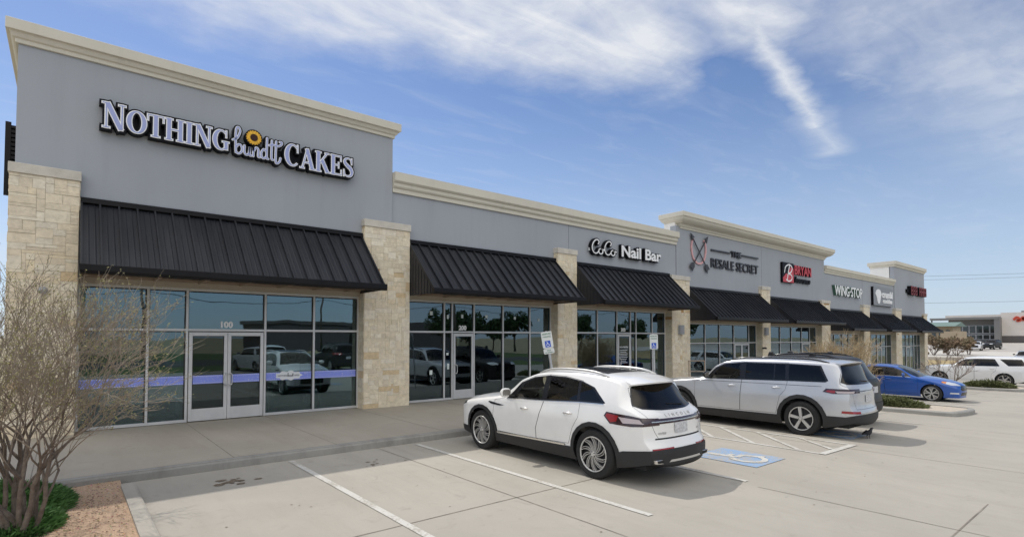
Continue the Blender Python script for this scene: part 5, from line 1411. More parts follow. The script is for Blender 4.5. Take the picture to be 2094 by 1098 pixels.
mb = MB(); mb.tube([(.30, reary2(.28, 1.24) - .02, 1.235), (.16, reary2(.16, 1.25) - .025, 1.245), (-.12, reary2(.1, 1.27) - .02, 1.265)], [.014, .011, .006], 6); mb.build('rear_wiper', M_TRIMK, c2)
patch(c2, B2, [(1.3, 1.095), (1.3, 1.103), (2.6, 1.120), (4.5, 1.135), (4.5, 1.127), (2.6, 1.112)], 'shoulder_crease', M_RIMD, .003, 's', .12, mirror=True)
tag(c2, 'silver three-row SUV with five-spoke wheels and black cladding, parked next to the hatched aisle', 'car')
c2.location = (13.72, 9.44 - 2.60, gz(13.75) + .005)

# ---------------- dark SUV beyond, its tail showing
def derive(base, **kw): d = dict(base); d.update(kw); d.pop('_f', None); return d
DRK = derive(GCL, L=4.75, axles=(.88, 3.70), paint=P_DARK, rim='ysplit', rimr=.25, arch=.43, w=.88, cuts=[
        ('tail_light', [(4.05, 1.02), (4.05, 1.16), (4.9, 1.13), (4.9, 1.02)], 's', lambda u, x, z, n: u > 4.0 and x > .42),
        ('grille', [(-.05, .60), (-.05, .92), (.50, .92), (.50, .60)], 'r', lambda u, x, z, n: u < .3),
        ('headlight', [(-.05, .88), (-.05, .98), (.38, 1.0), (.40, .96), (.2, .90)], 's', lambda u, x, z, n: u < .6 and x > .4)],
  mats={'tail_light': M_TAIL, 'headlight': M_LAMP, 'grille': M_TRIMK},
  top=[(0, .45), (0, .80), (.02, .94), (.08, 1.0), (.4, 1.05), (.9, 1.09), (1.25, 1.12), (1.4, 1.15), (1.85, 1.46), (2.15, 1.61), (2.6, 1.67), (3.2, 1.68), (3.8, 1.66), (4.15, 1.62), (4.25, 1.57), (4.55, 1.2), (4.66, 1.1), (4.70, 1.0), (4.70, .75), (4.74, .64), (4.75, .45), (4.72, .32)],
  belt=[(0, .83), (.15, .95), (1.2, 1.05), (1.75, 1.08), (2.8, 1.11), (3.7, 1.14), (4.3, 1.14), (4.75, 1.05)],
  plan=[(0, .68), (.06, .78), (.30, .84), (.8, .88), (1.5, .88), (3.9, .88), (4.3, .86), (4.6, .81), (4.75, .76)],
  sill=[(-.1, .1), (-.1, .45), (.3, .45), (1.2, .40), (3.2, .42), (4.1, .5), (4.9, .56), (4.9, .1)],
  doors=([(1.40, .44), (1.38, 1.05), (1.60, 1.08), (1.88, 1.38), (2.10, 1.49), (2.60, 1.545), (2.56, 1.08), (2.52, .44)],
         [(2.52, .44), (2.56, 1.08), (2.60, 1.545), (3.38, 1.54), (3.40, 1.12), (3.34, .95), (3.25, .85), (3.16, .45)]),
  frame=[(1.66, 1.10), (1.93, 1.375), (2.15, 1.485), (2.60, 1.535), (3.4, 1.53), (3.9, 1.48), (4.1, 1.18), (3.4, 1.15), (2.7, 1.12)],
  win=[([(1.84, 1.13), (2.04, 1.38), (2.22, 1.47), (2.52, 1.505), (2.55, 1.14)], 'f'), ([(2.65, 1.14), (2.64, 1.505), (3.33, 1.50), (3.36, 1.165)], 'r'), ([(3.43, 1.17), (3.42, 1.49), (3.82, 1.45), (4.0, 1.19)], 'r')],
  wshield=[(.74, 1.44), (.62, 1.80), (.52, 2.06), (0, 2.14), (-.02, 2.14), (-.02, 1.33), (0, 1.33), (.5, 1.36)],
  rglass=[(-.05, 1.52), (.53, 1.51), (.58, 1.47), (.70, 1.17), (.64, 1.14), (-.05, 1.13)],
  seams=[], handles=((2.32, .98), (3.18, 1.0)), mirror=(1.80, 1.19), mirrorm=P_DARK, seats=(2.4, 3.2))
c3, B3, O3 = car(DRK); sx3, ry3, tz3 = B3.sp['_f']; L3 = 4.75; Yc3 = lambda u: L3 / 2 - u
for s in (-1, 1):
    P = [(s * .60, Yc3(u), tz3(.60, u) + h) for u, h in zip(np.linspace(2.2, 4.0, 10), [.004, .035, .045, .048, .05, .05, .048, .045, .035, .004])]
    mb = MB(); mb.tube(P, .018, 8); mb.build('roof_rail', M_TRIMK, c3, smooth=True)
for u in (2.32, 3.42):
    for s in (-1, 1):
        mb = MB(); mb.prism([(Yc3(u) - .10, 1.60), (Yc3(u) + .10, 1.60), (Yc3(u) + .05, 1.74), (Yc3(u) - .05, 1.74)], lambda a, b, d: (d, a, b), s * .60 - .045, s * .60 + .045); mb.build('crossbar_foot', M_CLAD, c3, bevel=.02)
    MB().box(-.56, Yc3(u) - .03, 1.655, .56, Yc3(u) + .03, 1.68).build('crossbar', M_CLAD, c3, bevel=.008)
patch(c3, B3, [(-.17, .78), (.17, .78), (.17, .93), (-.17, .93)], 'number_plate', M_PLATE, .012, 'r', .1)
tag(c3, 'dark grey SUV with roof crossbars mostly hidden behind the silver SUV', 'car')
c3.location = (16.16, 4.86 + 2.375, gz(16.15) + .005); c3.scale = (1, 1, 1.065)

# ---------------- blue sedan, nose to the lane
BLU = dict(name='parked_car', L=4.60, w=.86, rt=.315, arch=.36, axles=(.87, 3.50), paint=P_BLUE, rim='ysplit', rimr=.235, floor=.48, dash=1.55, seats=(2.3, 3.05), clad=False, zb=.17,
  sill=[(0, 0)], top=[(0, .32), (0, .50), (.03, .62), (.12, .70), (.4, .79), (.8, .87), (1.18, .92), (1.32, .95), (1.8, 1.20), (2.1, 1.31), (2.45, 1.355), (2.8, 1.36), (3.1, 1.33), (3.5, 1.21), (3.95, 1.04), (4.15, 1.00), (4.50, .97), (4.57, .92), (4.58, .70), (4.60, .55), (4.58, .30)],
  belt=[(0, .52), (.25, .66), (1.1, .84), (1.6, .885), (2.4, .90), (3.2, .92), (3.9, .93), (4.6, .88)],
  plan=[(0, .62), (.08, .72), (.30, .81), (.8, .855), (1.5, .86), (3.6, .86), (4.1, .84), (4.45, .78), (4.6, .70)],
  doors=([(1.30, .26), (1.28, .86), (1.50, .90), (1.80, 1.13), (2.10, 1.255), (2.40, 1.275), (2.42, .90), (2.38, .26)], [(2.38, .26), (2.42, .90), (2.40, 1.275), (2.80, 1.27), (3.30, 1.15), (3.36, .93), (3.28, .78), (3.10, .60), (3.08, .26)]),
  frame=[(1.52, .905), (1.83, 1.13), (2.12, 1.24), (2.45, 1.265), (2.8, 1.26), (3.15, 1.20), (3.45, .985), (3.42, .955), (2.4, .925)],
  win=[([(1.66, .935), (1.90, 1.125), (2.14, 1.215), (2.37, 1.235), (2.39, .945)], 'f'), ([(2.46, .945), (2.45, 1.235), (2.8, 1.23), (3.08, 1.175), (3.34, .975)], 'r')],
  wshield=[(.70, 1.32), (.60, 1.72), (.50, 2.0), (0, 2.08), (-.02, 2.08), (-.02, 1.24), (0, 1.24), (.5, 1.26)],
  rglass=[(-.05, 1.27), (.46, 1.26), (.56, 1.08), (.50, 1.05), (-.05, 1.05)],
  cuts=[('headlight', [(.05, .615), (.10, .68), (.42, .76), (.60, .775), (.55, .72), (.30, .645)], 's', lambda u, x, z, n: u < .8 and x > .35), ('headlight_amber', [(.46, .755), (.60, .775), (.57, .73), (.46, .70)], 's', lambda u, x, z, n: u < .8 and x > .35),
        ('grille', [(-.05, .44), (-.05, .62), (.36, .62), (.46, .50), (.38, .44)], 'r', lambda u, x, z, n: u < .45), ('lower_grille', [(-.05, .26), (-.05, .38), (.40, .38), (.48, .26)], 'r', lambda u, x, z, n: u < .45),
        ('fog_lamp', [(.54, .32), (.54, .37), (.72, .38), (.72, .33)], 'r', lambda u, x, z, n: u < .6),
        ('tail_light', [(4.15, .80), (4.15, .92), (4.7, .92), (4.7, .80)], 's', lambda u, x, z, n: u > 4.0 and x > .35)],
  mats={'headlight': M_LAMP, 'headlight_amber': M_AMB, 'grille': M_TRIMK, 'lower_grille': M_TRIMK, 'fog_lamp': M_LAMP, 'tail_light': M_TAIL}, join=('grille', 'lower_grille'), shift={'headlight_amber': .007, 'fog_lamp': .004},
  handles=((2.22, .80), (3.10, .83)), mirror=(1.72, .965), bf=.30, br=.22, tum=.50, crease=.014, flare=.02)
c4, B4, O4 = car(BLU)
patch(c4, B4, [(1.52, .895), (1.52, .905), (2.4, .925), (3.42, .955), (3.42, .945), (2.4, .915)], 'window_chrome', M_CHR, .006, 's', .1, mirror=True)
tag(c4, 'bright blue sedan parked nose out with silver split-spoke wheels', 'car')
c4.rotation_euler = (0, 0, math.pi); c4.location = (26.24, 5.0 + 2.30, gz(26.2) - .005)

# ---------------- large white SUV at right
TAH = derive(GCL, L=4.75, w=.86, rt=.36, arch=.41, flare=.01, clad=False, axles=(.80, 3.60), paint=P_WHT2, rim='chrome', rimr=.27, zb=.24,
  top=[(0, .45), (0, .80), (.02, .97), (.08, 1.03), (.5, 1.08), (1.0, 1.11), (1.25, 1.14), (1.35, 1.17), (1.75, 1.46), (2.0, 1.56), (2.5, 1.62), (3.4, 1.64), (4.2, 1.63), (4.45, 1.58), (4.62, 1.2), (4.70, 1.1), (4.72, .8), (4.75, .6), (4.75, .45), (4.72, .32)],
  belt=[(0, .86), (.15, .98), (1.0, 1.05), (1.6, 1.08), (2.8, 1.10), (3.7, 1.11), (4.3, 1.12), (4.75, 1.05)],
  plan=[(0, .70), (.06, .78), (.30, .84), (.8, .86), (4.3, .86), (4.6, .82), (4.75, .76)], sill=[(0, 0)],
  doors=([(1.30, .36), (1.28, 1.03), (1.50, 1.07), (1.75, 1.36), (1.95, 1.46), (2.36, 1.50), (2.34, .36)], [(2.36, .36), (2.38, 1.5), (3.18, 1.51), (3.30, 1.08), (3.25, .85), (3.08, .70), (3.05, .36)]),
  frame=[(1.52, 1.085), (1.78, 1.36), (1.98, 1.455), (2.4, 1.49), (3.22, 1.495), (3.42, 1.13), (3.38, 1.11), (2.4, 1.10)],
  win=[([(1.66, 1.12), (1.86, 1.36), (2.04, 1.435), (2.32, 1.46), (2.34, 1.13)], 'f'), ([(2.42, 1.13), (2.41, 1.465), (3.16, 1.47), (3.32, 1.14)], 'r'), ([(3.42, 1.49), (4.30, 1.49), (4.50, 1.16), (3.78, 1.13)], 'r')],
  wshield=[(.72, 1.38), (.62, 1.72), (.52, 1.94), (0, 2.0), (-.02, 2.0), (-.02, 1.28), (0, 1.28), (.5, 1.30)], rglass=[(-.05, 1.52), (.53, 1.51), (.58, 1.47), (.70, 1.2), (.64, 1.17), (-.05, 1.16)],
  cuts=[('headlight', [(-.05, .82), (-.05, 1.0), (.30, 1.0), (.32, .90), (.10, .82)], 's', lambda u, x, z, n: u < .6 and x > .4), ('grille', [(-.05, .55), (-.05, .95), (.52, .95), (.52, .55)], 'r', lambda u, x, z, n: u < .3), ('tail_light', [(4.45, .9), (4.45, 1.3), (4.9, 1.3), (4.9, .9)], 's', lambda u, x, z, n: u > 4.3 and x > .45)],
  mats={'headlight': M_LAMP, 'grille': M_TRIMK, 'tail_light': M_TAIL}, seams=[], handles=((2.18, .95), (3.12, .97)), handlem=M_CHR, mirror=(1.66, 1.17), mirrorm=P_WHT2, seats=(2.2, 3.0), dash=1.5)
c5, B5, O5 = car(TAH)
tag(c5, 'large white SUV with chrome wheels cut off by the right edge', 'car')
c5.location = (39.76, 9.40 - 2.375, gz(39.7) - .01)
# cars further off: white and dark SUVs across the drive, and cars behind the viewer that the shop glass mirrors
for src, loc, rz, lab in ((c5, (128.5, 22.9, gz(128)), 95, 'small white SUV parked far off in front of the grey glazed store'), (c3, (137, 22.0, gz(137)), 80, 'dark SUV parked far off right of the small white one'),
                          (c2, (92, 11.6, gz(92)-.5), 88, 'distant pale car roof showing over the white SUV at the right edge'),
                          (c5, (9.5, -7.0, 0), 170, 'white SUV in the row behind the viewer, mirrored in the shop windows'), (c3, (14.6, -7.4, -.08), 182, 'dark SUV in the row behind the viewer, mirrored in the shop windows'), (c2, (17.6, -7.2, -.13), 0, 'silver SUV in the row behind the viewer, mirrored in the shop windows'), (c4, (23, -7.2, -.22), 184, 'blue sedan in the row behind the viewer, mirrored in the shop windows')):
    o = copy_tree(src); o.location = loc; o.rotation_euler = (0, 0, R(rz)); o['label'] = lab
# ================================================================ SIGN POSTS
M_SIGNB = mat('sign_blue', lin((30, 80, 190)), .5); M_SIGNG = mat('sign_text_green', (.03, .16, .10), .6); M_GALV = mat('galvanised', (.50, .51, .52), .45, metal=.5, n=(8, .15)); M_SPANEL = mat('sign_panel', (.66, .68, .67), .5)
def hc_sign(x, y, z0, zb, zt, w, tilt, lab, extra):
    r = empty('parking_sign', (0, 0, 0), lab, 'parking sign'); r.location = (0, 0, 0)
    mb = MB(); mb.prism([(-.035, 0), (-.012, -.02), (.012, -.02), (.035, 0), (.03, .006), (-.03, .006)], lambda a, b, d: (a, b, d), 0, zt - z0 - .03); mb.build('post', M_GALV, r)
    h = zt - z0; hb = zb - z0; q = h - hb; hm = hb + (.15 if extra else 0)
    def panel(a, b, nm):
        mb = MB(); c = .025; mb.prism([(-w / 2 + c, a), (w / 2 - c, a), (w / 2, a + c), (w / 2, b - c), (w / 2 - c, b), (-w / 2 + c, b), (-w / 2, b - c), (-w / 2, a + c)], lambda p, q_, d: (p, -.028 - d, q_), 0, .004); return mb.build(nm, M_SPANEL, r)
    p = panel(hm + .01, h, 'sign_panel'); pl = lambda a, b, d: (a, -.033 - d, b)
    mb = text_mb('RESERVED', .062, lambda a, b, d: pl(a, h - .085 + b, d), .001, .001, width=w * .82, align='CENTER'); text_mb('PARKING', .062, lambda a, b, d: pl(a, h - .165 + b, d), .001, .001, mb, width=w * .76, align='CENTER'); mb.build('sign_lettering', M_SIGNG, p)
    bs = .078; bz = hm + .115 + .01
    mb = MB(); mb.prism([(-bs, bz - bs * 1.15), (bs, bz - bs * 1.15), (bs, bz + bs * 1.15), (-bs, bz + bs * 1.15)], pl, 0, .001); o = mb.build('symbol_panel', M_SIGNB, p)
    mb = MB(); k = .155
    fn = lambda a, b, d: pl(a * k, bz + b * k, .002 + d * .0004)
    for i, (pts, ww) in enumerate((([(-.10, .40), (-.10, .36)], .13), ([(-.10, .32), (-.06, .02)], .10), ([(-.08, .14), (.13, .14)], .07), ([(-.06, .0), (.17, .0), (.27, -.30), (.35, -.27)], .085), ([(-.02 + .25 * math.cos(R(a)), -.18 + .25 * math.sin(R(a))) for a in range(125, 345, 14)], .07))): ribbon(mb, pts, ww, fn, 0, i + 1, round_caps=(i == 0))
    mb.build('wheelchair_symbol', M_WHT, o)
    if extra:
        p2 = panel(hb, hb + .15, 'lower_plate'); mb = text_mb('VAN', .055, lambda a, b, d: pl(a, hb + .078 + b, d), .001, .001, align='CENTER'); text_mb('ACCESSIBLE', .04, lambda a, b, d: pl(a, hb + .025 + b, d), .001, .001, mb, width=w * .8, align='CENTER'); mb.build('sign_lettering', M_SIGNG, p2)
    MB().lathe([(0, 0), (.022, .0), (.022, .03), (0, .03)], (0, 0, h - .01), (0, 0, 1), 8).build('post_cap', M_GALV, r)
    r.location = (x, y, z0); r.rotation_euler = (0, R(tilt), R(-38 if True else 0)); return r
hc_sign(10.62, 10.9, .14, 1.72, 2.34, .30, -9, 'leaning accessible parking sign with two plates, nearest, before the pillar left of the nail salon', True)
hc_sign(15.06, 10.9, .14, 1.76, 2.26, .27, -1, 'upright accessible parking sign with one plate, in front of the nail salon windows', False)

# ================================================================ BIRD
r_ = empty('bird', (13.66, 4.30, gz(13.66)), 'small black bird standing in the shadow behind the silver SUV', 'bird')
M_BIRD = mat('black_feather', (.012, .012, .015), .5, n=(40, .4))
me = bpy.data.meshes.new('bird_body'); bm = bmesh.new(); lay = bm.verts.layers.skin.verify()
J = [((0, 0, .12), .045), ((.0, .05, .135), .042), ((.0, .085, .165), .024), ((.0, .105, .195), .027), ((0, .13, .198), .014), ((0, .165, .190), .003), ((0, -.06, .11), .030), ((0, -.12, .10), .016), ((0, -.20, .095), .012)]
vs = [bm.verts.new(p) for p, _ in J]
for v, (_, q) in zip(vs, J): v[lay].radius = (q, q)
for a, b in ((0, 1), (1, 2), (2, 3), (3, 4), (4, 5), (0, 6), (6, 7), (7, 8)): bm.edges.new((vs[a], vs[b]))
for s in (-1, 1):
    a = bm.verts.new((s * .02, .0, .08)); b = bm.verts.new((s * .022, -.012, .045)); c = bm.verts.new((s * .022, .004, .006)); d = bm.verts.new((s * .022, .032, .004))
    for v, q in ((a, .014), (b, .005), (c, .004), (d, .003)): v[lay].radius = (q, q)
    bm.edges.new((vs[0], a)); bm.edges.new((a, b)); bm.edges.new((b, c)); bm.edges.new((c, d))
vs[0][lay].use_root = True
bm.to_mesh(me); bm.free(); bo = bpy.data.objects.new('bird_body', me); COL.objects.link(bo); bo.modifiers.new('skin', 'SKIN'); sd = bo.modifiers.new('sub', 'SUBSURF'); sd.levels = 1; sd.render_levels = 2; me.materials.append(M_BIRD)
bo.parent = r_
mb = MB()
for s in (-1, 1): mb.prism([(.05, .150), (.0, .165), (-.10, .125), (-.13, .10), (-.04, .095), (.03, .11)], lambda a, b, d: (r_.location.x + s * (.040 + d), r_.location.y + a, r_.location.z + b), 0, .008)
mb.build('wing', M_BIRD, r_)
r_.rotation_euler = (0, 0, R(-105)); r_.scale = (1.1,) * 3

# ================================================================ VEGETATION
M_BARK = mat('bare_bark', (.20, .165, .135), .9, n=(14, .35), bump=(40, .7), col2=(.125, .095, .075))
M_TWIG = mat('twig', (.27, .225, .175), .9, n=(6, .25))
M_BUD = mat('young_bud_leaf', (.31, .30, .10), .8, n=(2, .3), col2=(.24, .21, .10))
M_JUN = mat('juniper_green', (.09, .20, .045), .8, n=(3, .4), col2=(.05, .12, .03)); M_JUN2 = mat('juniper_dull', (.15, .165, .065), .85, n=(3, .4), col2=(.10, .115, .045))
def shrub(base, H, spread, ntr, seed, lab, name='bare_shrub', depth=5, thick=.035, buds=1, kids=(3, 4), lean=(0, 0), twigs=True, n0=6, mtw=None, hgt=1.0, group=None, budm=None, budsz=.016, crook=.22, minr=.0022, outk=.12):
    rnd = random.Random(seed); root = empty(name, base, lab, 'shrub', group); tr = MB(); tw = MB(); bd = MB(); base = Vector(base)
    def grow(p, d, ln, r, lv):
        n = 4 if lv < 2 else 3; pts = [p]; q = p.copy(); dd = d.copy()
        for i in range(n):
            dd = (dd + Vector((rnd.gauss(0, crook), rnd.gauss(0, crook), rnd.gauss(.05 if lv < 3 else .10, crook * .6)))).normalized(); q = q + dd * (ln / n); pts.append(q)
        r1 = r * (.62 if lv < depth else .35); rr = [r + (r1 - r) * i / n for i in range(n + 1)]
        (tr if lv < 2 else tw).tube(pts, rr, n0 if lv < 2 else (4 if lv < 3 else 3), caps=False)
        if lv >= depth:
            if buds:
                for k in range(rnd.choice((1, 2, 2, 3)) * buds):
                    c = pts[rnd.randint(1, n)] + Vector((rnd.gauss(0, .008), rnd.gauss(0, .008), rnd.gauss(0, .008)))
                    a = Vector((rnd.gauss(0, 1), rnd.gauss(0, 1), rnd.gauss(0, 1))).normalized() * budsz * rnd.uniform(.6, 1.3); b = a.orthogonal().normalized() * budsz * .5
                    bd.add([c - a, c + b, c + a, c - b], [(0, 1, 2, 3)])
            return
        nk = rnd.randint(*kids)
        for k in range(nk):
            f = rnd.uniform(.45, 1) if k else 1.0; idx = min(n, max(1, int(round(f * n)))); pp = pts[idx]
            ang = rnd.uniform(.30, .75) if k else rnd.uniform(.05, .35); ax = dd.orthogonal().normalized(); ax.rotate(Matrix.Rotation(rnd.uniform(0, 6.28), 3, dd)); nd = dd.copy(); nd.rotate(Matrix.Rotation(ang, 3, ax))
            out = Vector((pp.x - base.x, pp.y - base.y, 0)) * outk; nd = (nd + out + Vector((0, 0, .05))).normalized()
            grow(pp, nd, ln * rnd.uniform(.58, .85), max(rr[idx] * rnd.uniform(.5, .72), minr), lv + 1)
    for k in range(ntr):
        th = 2 * math.pi * (k + rnd.uniform(-.3, .3)) / ntr; e = rnd.uniform(.25, 1) * spread
        d = Vector((math.cos(th) * e + lean[0], math.sin(th) * e + lean[1], 1)).normalized(); p = base + Vector((math.cos(th) * .10 * rnd.uniform(.3, 1.3), math.sin(th) * .10, -.05))
        grow(p, d, H * .36 * rnd.uniform(.85, 1.15), thick * rnd.uniform(.7, 1.15), 0)
    tr.build('trunk', M_BARK, root, smooth=True, recalc=False); tw.build('branches', mtw or M_TWIG, root, recalc=False)
    if bd.v: bd.build('buds', budm or M_BUD, root, recalc=False)
    return root
shrub((-.34, 7.90, .03), 2.75, .21, 10, 21, 'large bare multi-trunk shrub with tiny yellow-green buds, foreground left', depth=5, thick=.036, kids=(3, 4), buds=1, budsz=.013, minr=.0028, lean=(-.02, .0), outk=.03)
shrub((-1.75, 9.6, .03), 2.6, .5, 6, 5, 'bare shrub with a few green buds cut off by the left edge', depth=4, thick=.03, buds=3)
shrub((22.9, 8.4, gz(22.9)), 2.3, .22, 11, 33, 'dense tan bare shrub rising behind the dark SUV before the far shops', depth=5, thick=.03, kids=(3, 3), buds=0, minr=.006, mtw=mat('tan_twig', (.40, .31, .19), .9, n=(3, .25)))
shrub((24.0, 8.15, gz(24.0)), 2.2, .13, 8, 34, 'tan bare shrub standing right of the dense one, near the far pillar', depth=5, thick=.03, kids=(3, 3), buds=0, minr=.006, mtw=MATS['tan_twig'])
shrub((34.9, 7.2, gz(34.8) + .12), 1.95, .42, 7, 41, 'open vase-shaped bare shrub in front of the large white SUV', depth=4, thick=.028, kids=(2, 3), buds=0, minr=.008, mtw=mat('grey_twig', (.22, .17, .14), .9))
for i, (x, y, h, s_, k) in enumerate(((104, 23.6, 2.4, 61, 'red-brown'), (106, 22.3, 2.2, 62, 'brown'), (103, 20.6, 2.3, 63, 'rusty'), (108, 20.1, 2.1, 64, 'dull brown'))):
    shrub((x, y, gz(x) - .05), h * 1.3, .8, 7, s_, k + ' leafless bush in the far hedge row, %s from the end of the shops' % ('first', 'second', 'third', 'fourth')[i], depth=4, thick=.05, kids=(3, 3), buds=4, budsz=.14, budm=mat('russet_leaf', (.26, .17, .11), .9, n=(.5, .4), col2=(.17, .14, .08)), group='far hedge row')
def juniper(cx, cy, rx, ry, h, n, seed, m, lab, z0, ln=.16, wd=.012, a0=0.0):
    rnd = random.Random(seed); mb = MB(); ca, sa = math.cos(a0), math.sin(a0)
    for i in range(n):
        t = rnd.uniform(0, 6.283); r = math.sqrt(rnd.random()); ex = r * math.cos(t); ey = r * math.sin(t); lump = .75 + .25 * math.sin(ex * 7 + seed) * math.cos(ey * 6)
        hh = h * (1 - r ** 2.2) ** .6 * lump; a, b = ex * rx, ey * ry
        p = Vector((cx + a * ca - b * sa, cy + a * sa + b * ca, z0 + hh * rnd.uniform(.45, 1.0)))
        d = Vector((math.cos(t) * r + rnd.gauss(0, .5), math.sin(t) * r + rnd.gauss(0, .5), rnd.uniform(.15, .9))).normalized() * ln * rnd.uniform(.5, 1.3)
        s = d.orthogonal().normalized(); s.rotate(Matrix.Rotation(rnd.uniform(0, 6.28), 3, d.normalized())); s *= wd
        mb.add([p - s, p + s, p + d * .6 + s * 1.2, p + d, p + d * .6 - s * 1.2], [(0, 1, 2, 3, 4)])
    o = mb.build('juniper_shrub', m, recalc=False, loc=(cx, cy, z0)); return tag(o, lab, 'shrub')
juniper(-.62, 9.1, .72, 1.05, .30, 15000, 4, M_JUN, 'low bright green juniper spreading beneath the large bare shrub', .03, .10, .007)
juniper(-.42, 8.2, .42, .6, .20, 5000, 9, M_JUN, 'small bright green juniper clump nearest the viewer at the shrub foot', .03, .09, .007)
juniper(-1.6, 9.3, .9, 1.0, .28, 6000, 5, M_JUN, 'green juniper clump at the left edge behind the trunks', .03, .10, .008)
juniper(20.95, 6.2, .50, 1.2, .30, 5000, 6, M_JUN2, 'low dull green juniper on the kerbed island behind the dark SUV', gz(21) + .10, .16, .014)
juniper(35.6, 5.9, .50, .95, .32, 4500, 7, M_JUN2, 'low dull green juniper on the island before the white SUV', gz(35.6) + .10, .18, .016)
# leaf litter under the large shrub
rnd = random.Random(77); mb = MB()
for i in range(1500):
    x = rnd.uniform(-.9, .6); y = rnd.uniform(6.6, 9.9); z = .06; a = rnd.uniform(0, 6.28); s = rnd.uniform(.006, .02)
    if rnd.random() > .35 + .5 * math.exp(-((x + .1) ** 2 + (y - 8.5) ** 2)): continue
    mb.add([(x - s * math.cos(a), y - s * math.sin(a), z), (x + s * .5 * math.sin(a), y - s * .5 * math.cos(a), z + .006), (x + s * math.cos(a), y + s * math.sin(a), z), (x - s * .5 * math.sin(a), y + s * .5 * math.cos(a), z + .004)], [(0, 1, 2, 3)])
o = mb.build('leaf_litter', mat('dead_leaf', (.20, .12, .07), .9, n=(30, .5)), recalc=False); kind(o, 'stuff'); tag(o, 'brown leaf litter and twigs scattered over the gravel bed', 'leaf litter')
rnd = random.Random(78); mb = MB()
for i in range(4200):
    x = rnd.uniform(-2.2, .62); y = rnd.uniform(5.0, 9.9); s = rnd.uniform(.004, .013); z = .050
    v = [(x + s * rnd.uniform(.6, 1.2) * math.cos(k * 1.57), y + s * rnd.uniform(.6, 1.2) * math.sin(k * 1.57), z) for k in range(4)]; v.append((x, y, z + s * .9)); mb.tone = tuple(c * rnd.uniform(.6, 1.25) for c in rnd.choice(((.50, .33, .22), (.42, .27, .19), (.60, .46, .34), (.33, .22, .16))))
    mb.add(v, [(0, 1, 4), (1, 2, 4), (2, 3, 4), (3, 0, 4)])
o = mb.build('gravel', attr_mat('gravel_stones', .95, 40, .1, (50, .1)), recalc=False); kind(o, 'stuff'); tag(o, 'pinkish decomposed granite gravel in the planting bed', 'gravel')

# kerbed islands in the lot
def island(pts, dz, tg):
    P = chaikin(pts, 3, True); P = [(float(a), float(b)) for a, b in P]; n = len(P); mb = MB(); g = grow_poly(P, -.15)
    zt = lambda p: gz(p[0]) + dz
    vs = [(p[0], p[1], gz(p[0]) - .1) for p in grow_poly(P, .03)] + [(p[0], p[1], zt(p) - .03) for p in grow_poly(P, .015)] + [(p[0], p[1], zt(p)) for p in grow_poly(P, -.02)] + [(p[0], p[1], zt(p)) for p in g]
    fs = [(j * n + i, j * n + (i + 1) % n, (j + 1) * n + (i + 1) % n, (j + 1) * n + i) for j in range(3) for i in range(n)]
    mb.add(vs, fs); kind(mb.build('kerb', M_KERB), 'structure')
    mb = MB(); mb.add([(p[0], p[1], zt(p) - .012) for p in g], [tuple(range(n))]); kind(mb.build('island_bed', tg, recalc=True), 'structure')
M_ISL = mat('island_gravel', (.52, .46, .38), .95, n=(18, .3), bump=(40, .6), col2=(.40, .34, .27))
island([(19.95, 9.8), (19.95, 4.3), (20.4, 4.02), (22.0, 3.92), (22.45, 4.3), (22.6, 9.8)], .13, M_ISL)
island([(34.6, 9.8), (34.6, 5.0), (34.9, 4.5), (37.2, 4.3), (37.6, 4.7), (37.6, 9.8)], .13, M_ISL)

# ================================================================ FAR BUILDINGS (right edge)
M_BGW = mat('bg_white_panel', (.70, .64, .58), .8, n=(.3, .06)); M_BGG = mat('bg_grey_frame', (.20, .195, .19), .7); M_BGD = mat('bg_dark_base', (.12, .105, .10), .8); M_BGT = mat('bg_tan', (.40, .32, .22), .85, n=(.4, .1)); M_BGR = mat('bg_teal_roof', (.15, .22, .19), .6)
st = empty('store_building', (200, 30, .7), 'far white and grey store with tall glazed entrance and red script sign, right edge', 'building')
def dirpt(a, b, f): return None
x0 = 200
MB().box(x0, -20, -.5, x0 + 30, 30.2, 9.0).build('wall', M_BGW, st)
MB().box(x0 - .25, -20, -.5, x0 - .02, 30.0, 2.6).build('base_course', M_BGD, st)
MB().box(x0 + 1.2, 30.2, -.5, x0 + 30, 42.0, 7.6).build('glazed_wall', M_BGG, st)
MB().box(x0 + .2, 30.2, 7.9, x0 + 30, 42.5, 8.55).build('parapet', M_BGW, st)
MB().box(x0 - 3.0, 30.0, 7.2, x0 + 1.5, 45.5, 7.75).build('canopy', M_BGG, st)
MB().box(x0 - 2.8, 30.0, -.5, x0 + 1.3, 31.2, 7.2).build('end_wall', M_BGG, st)
mb = MB(); mb.box(x0 - 2.6, 45.0, -.5, x0 - 2.2, 45.3, 7.2); mb.build('canopy_post', M_BGD, st)
gm = glass_mat('far_glass', (.03, .04, .045), 1.7)
for zz0, zz1, ys in ((3.3, 5.6, [32 + 1.5 * i for i in range(7)]), (1.6, 3.0, [32 + 1.5 * i for i in range(5)])):
    for y in ys:
        w_ = MB().box(x0 + 1.0, y - .72, zz0, x0 + 1.15, y + .72, zz1).build('window', M_ALU, st); MB().box(x0 + .95, y - .62, zz0 + .12, x0 + .99, y + .62, zz1 - .12).build('pane', mat('far_pane_dark', (.02, .03, .035), .08, spec=1), w_)
MB().box(x0 + 8, 10, 9.0, x0 + 14, 27, 9.7).build('roof_unit', M_BGG, st)
mb = MB(); ex = lambda a, b, d: (x0 - .05 - d, 27.4 - a, 6.2 + b)
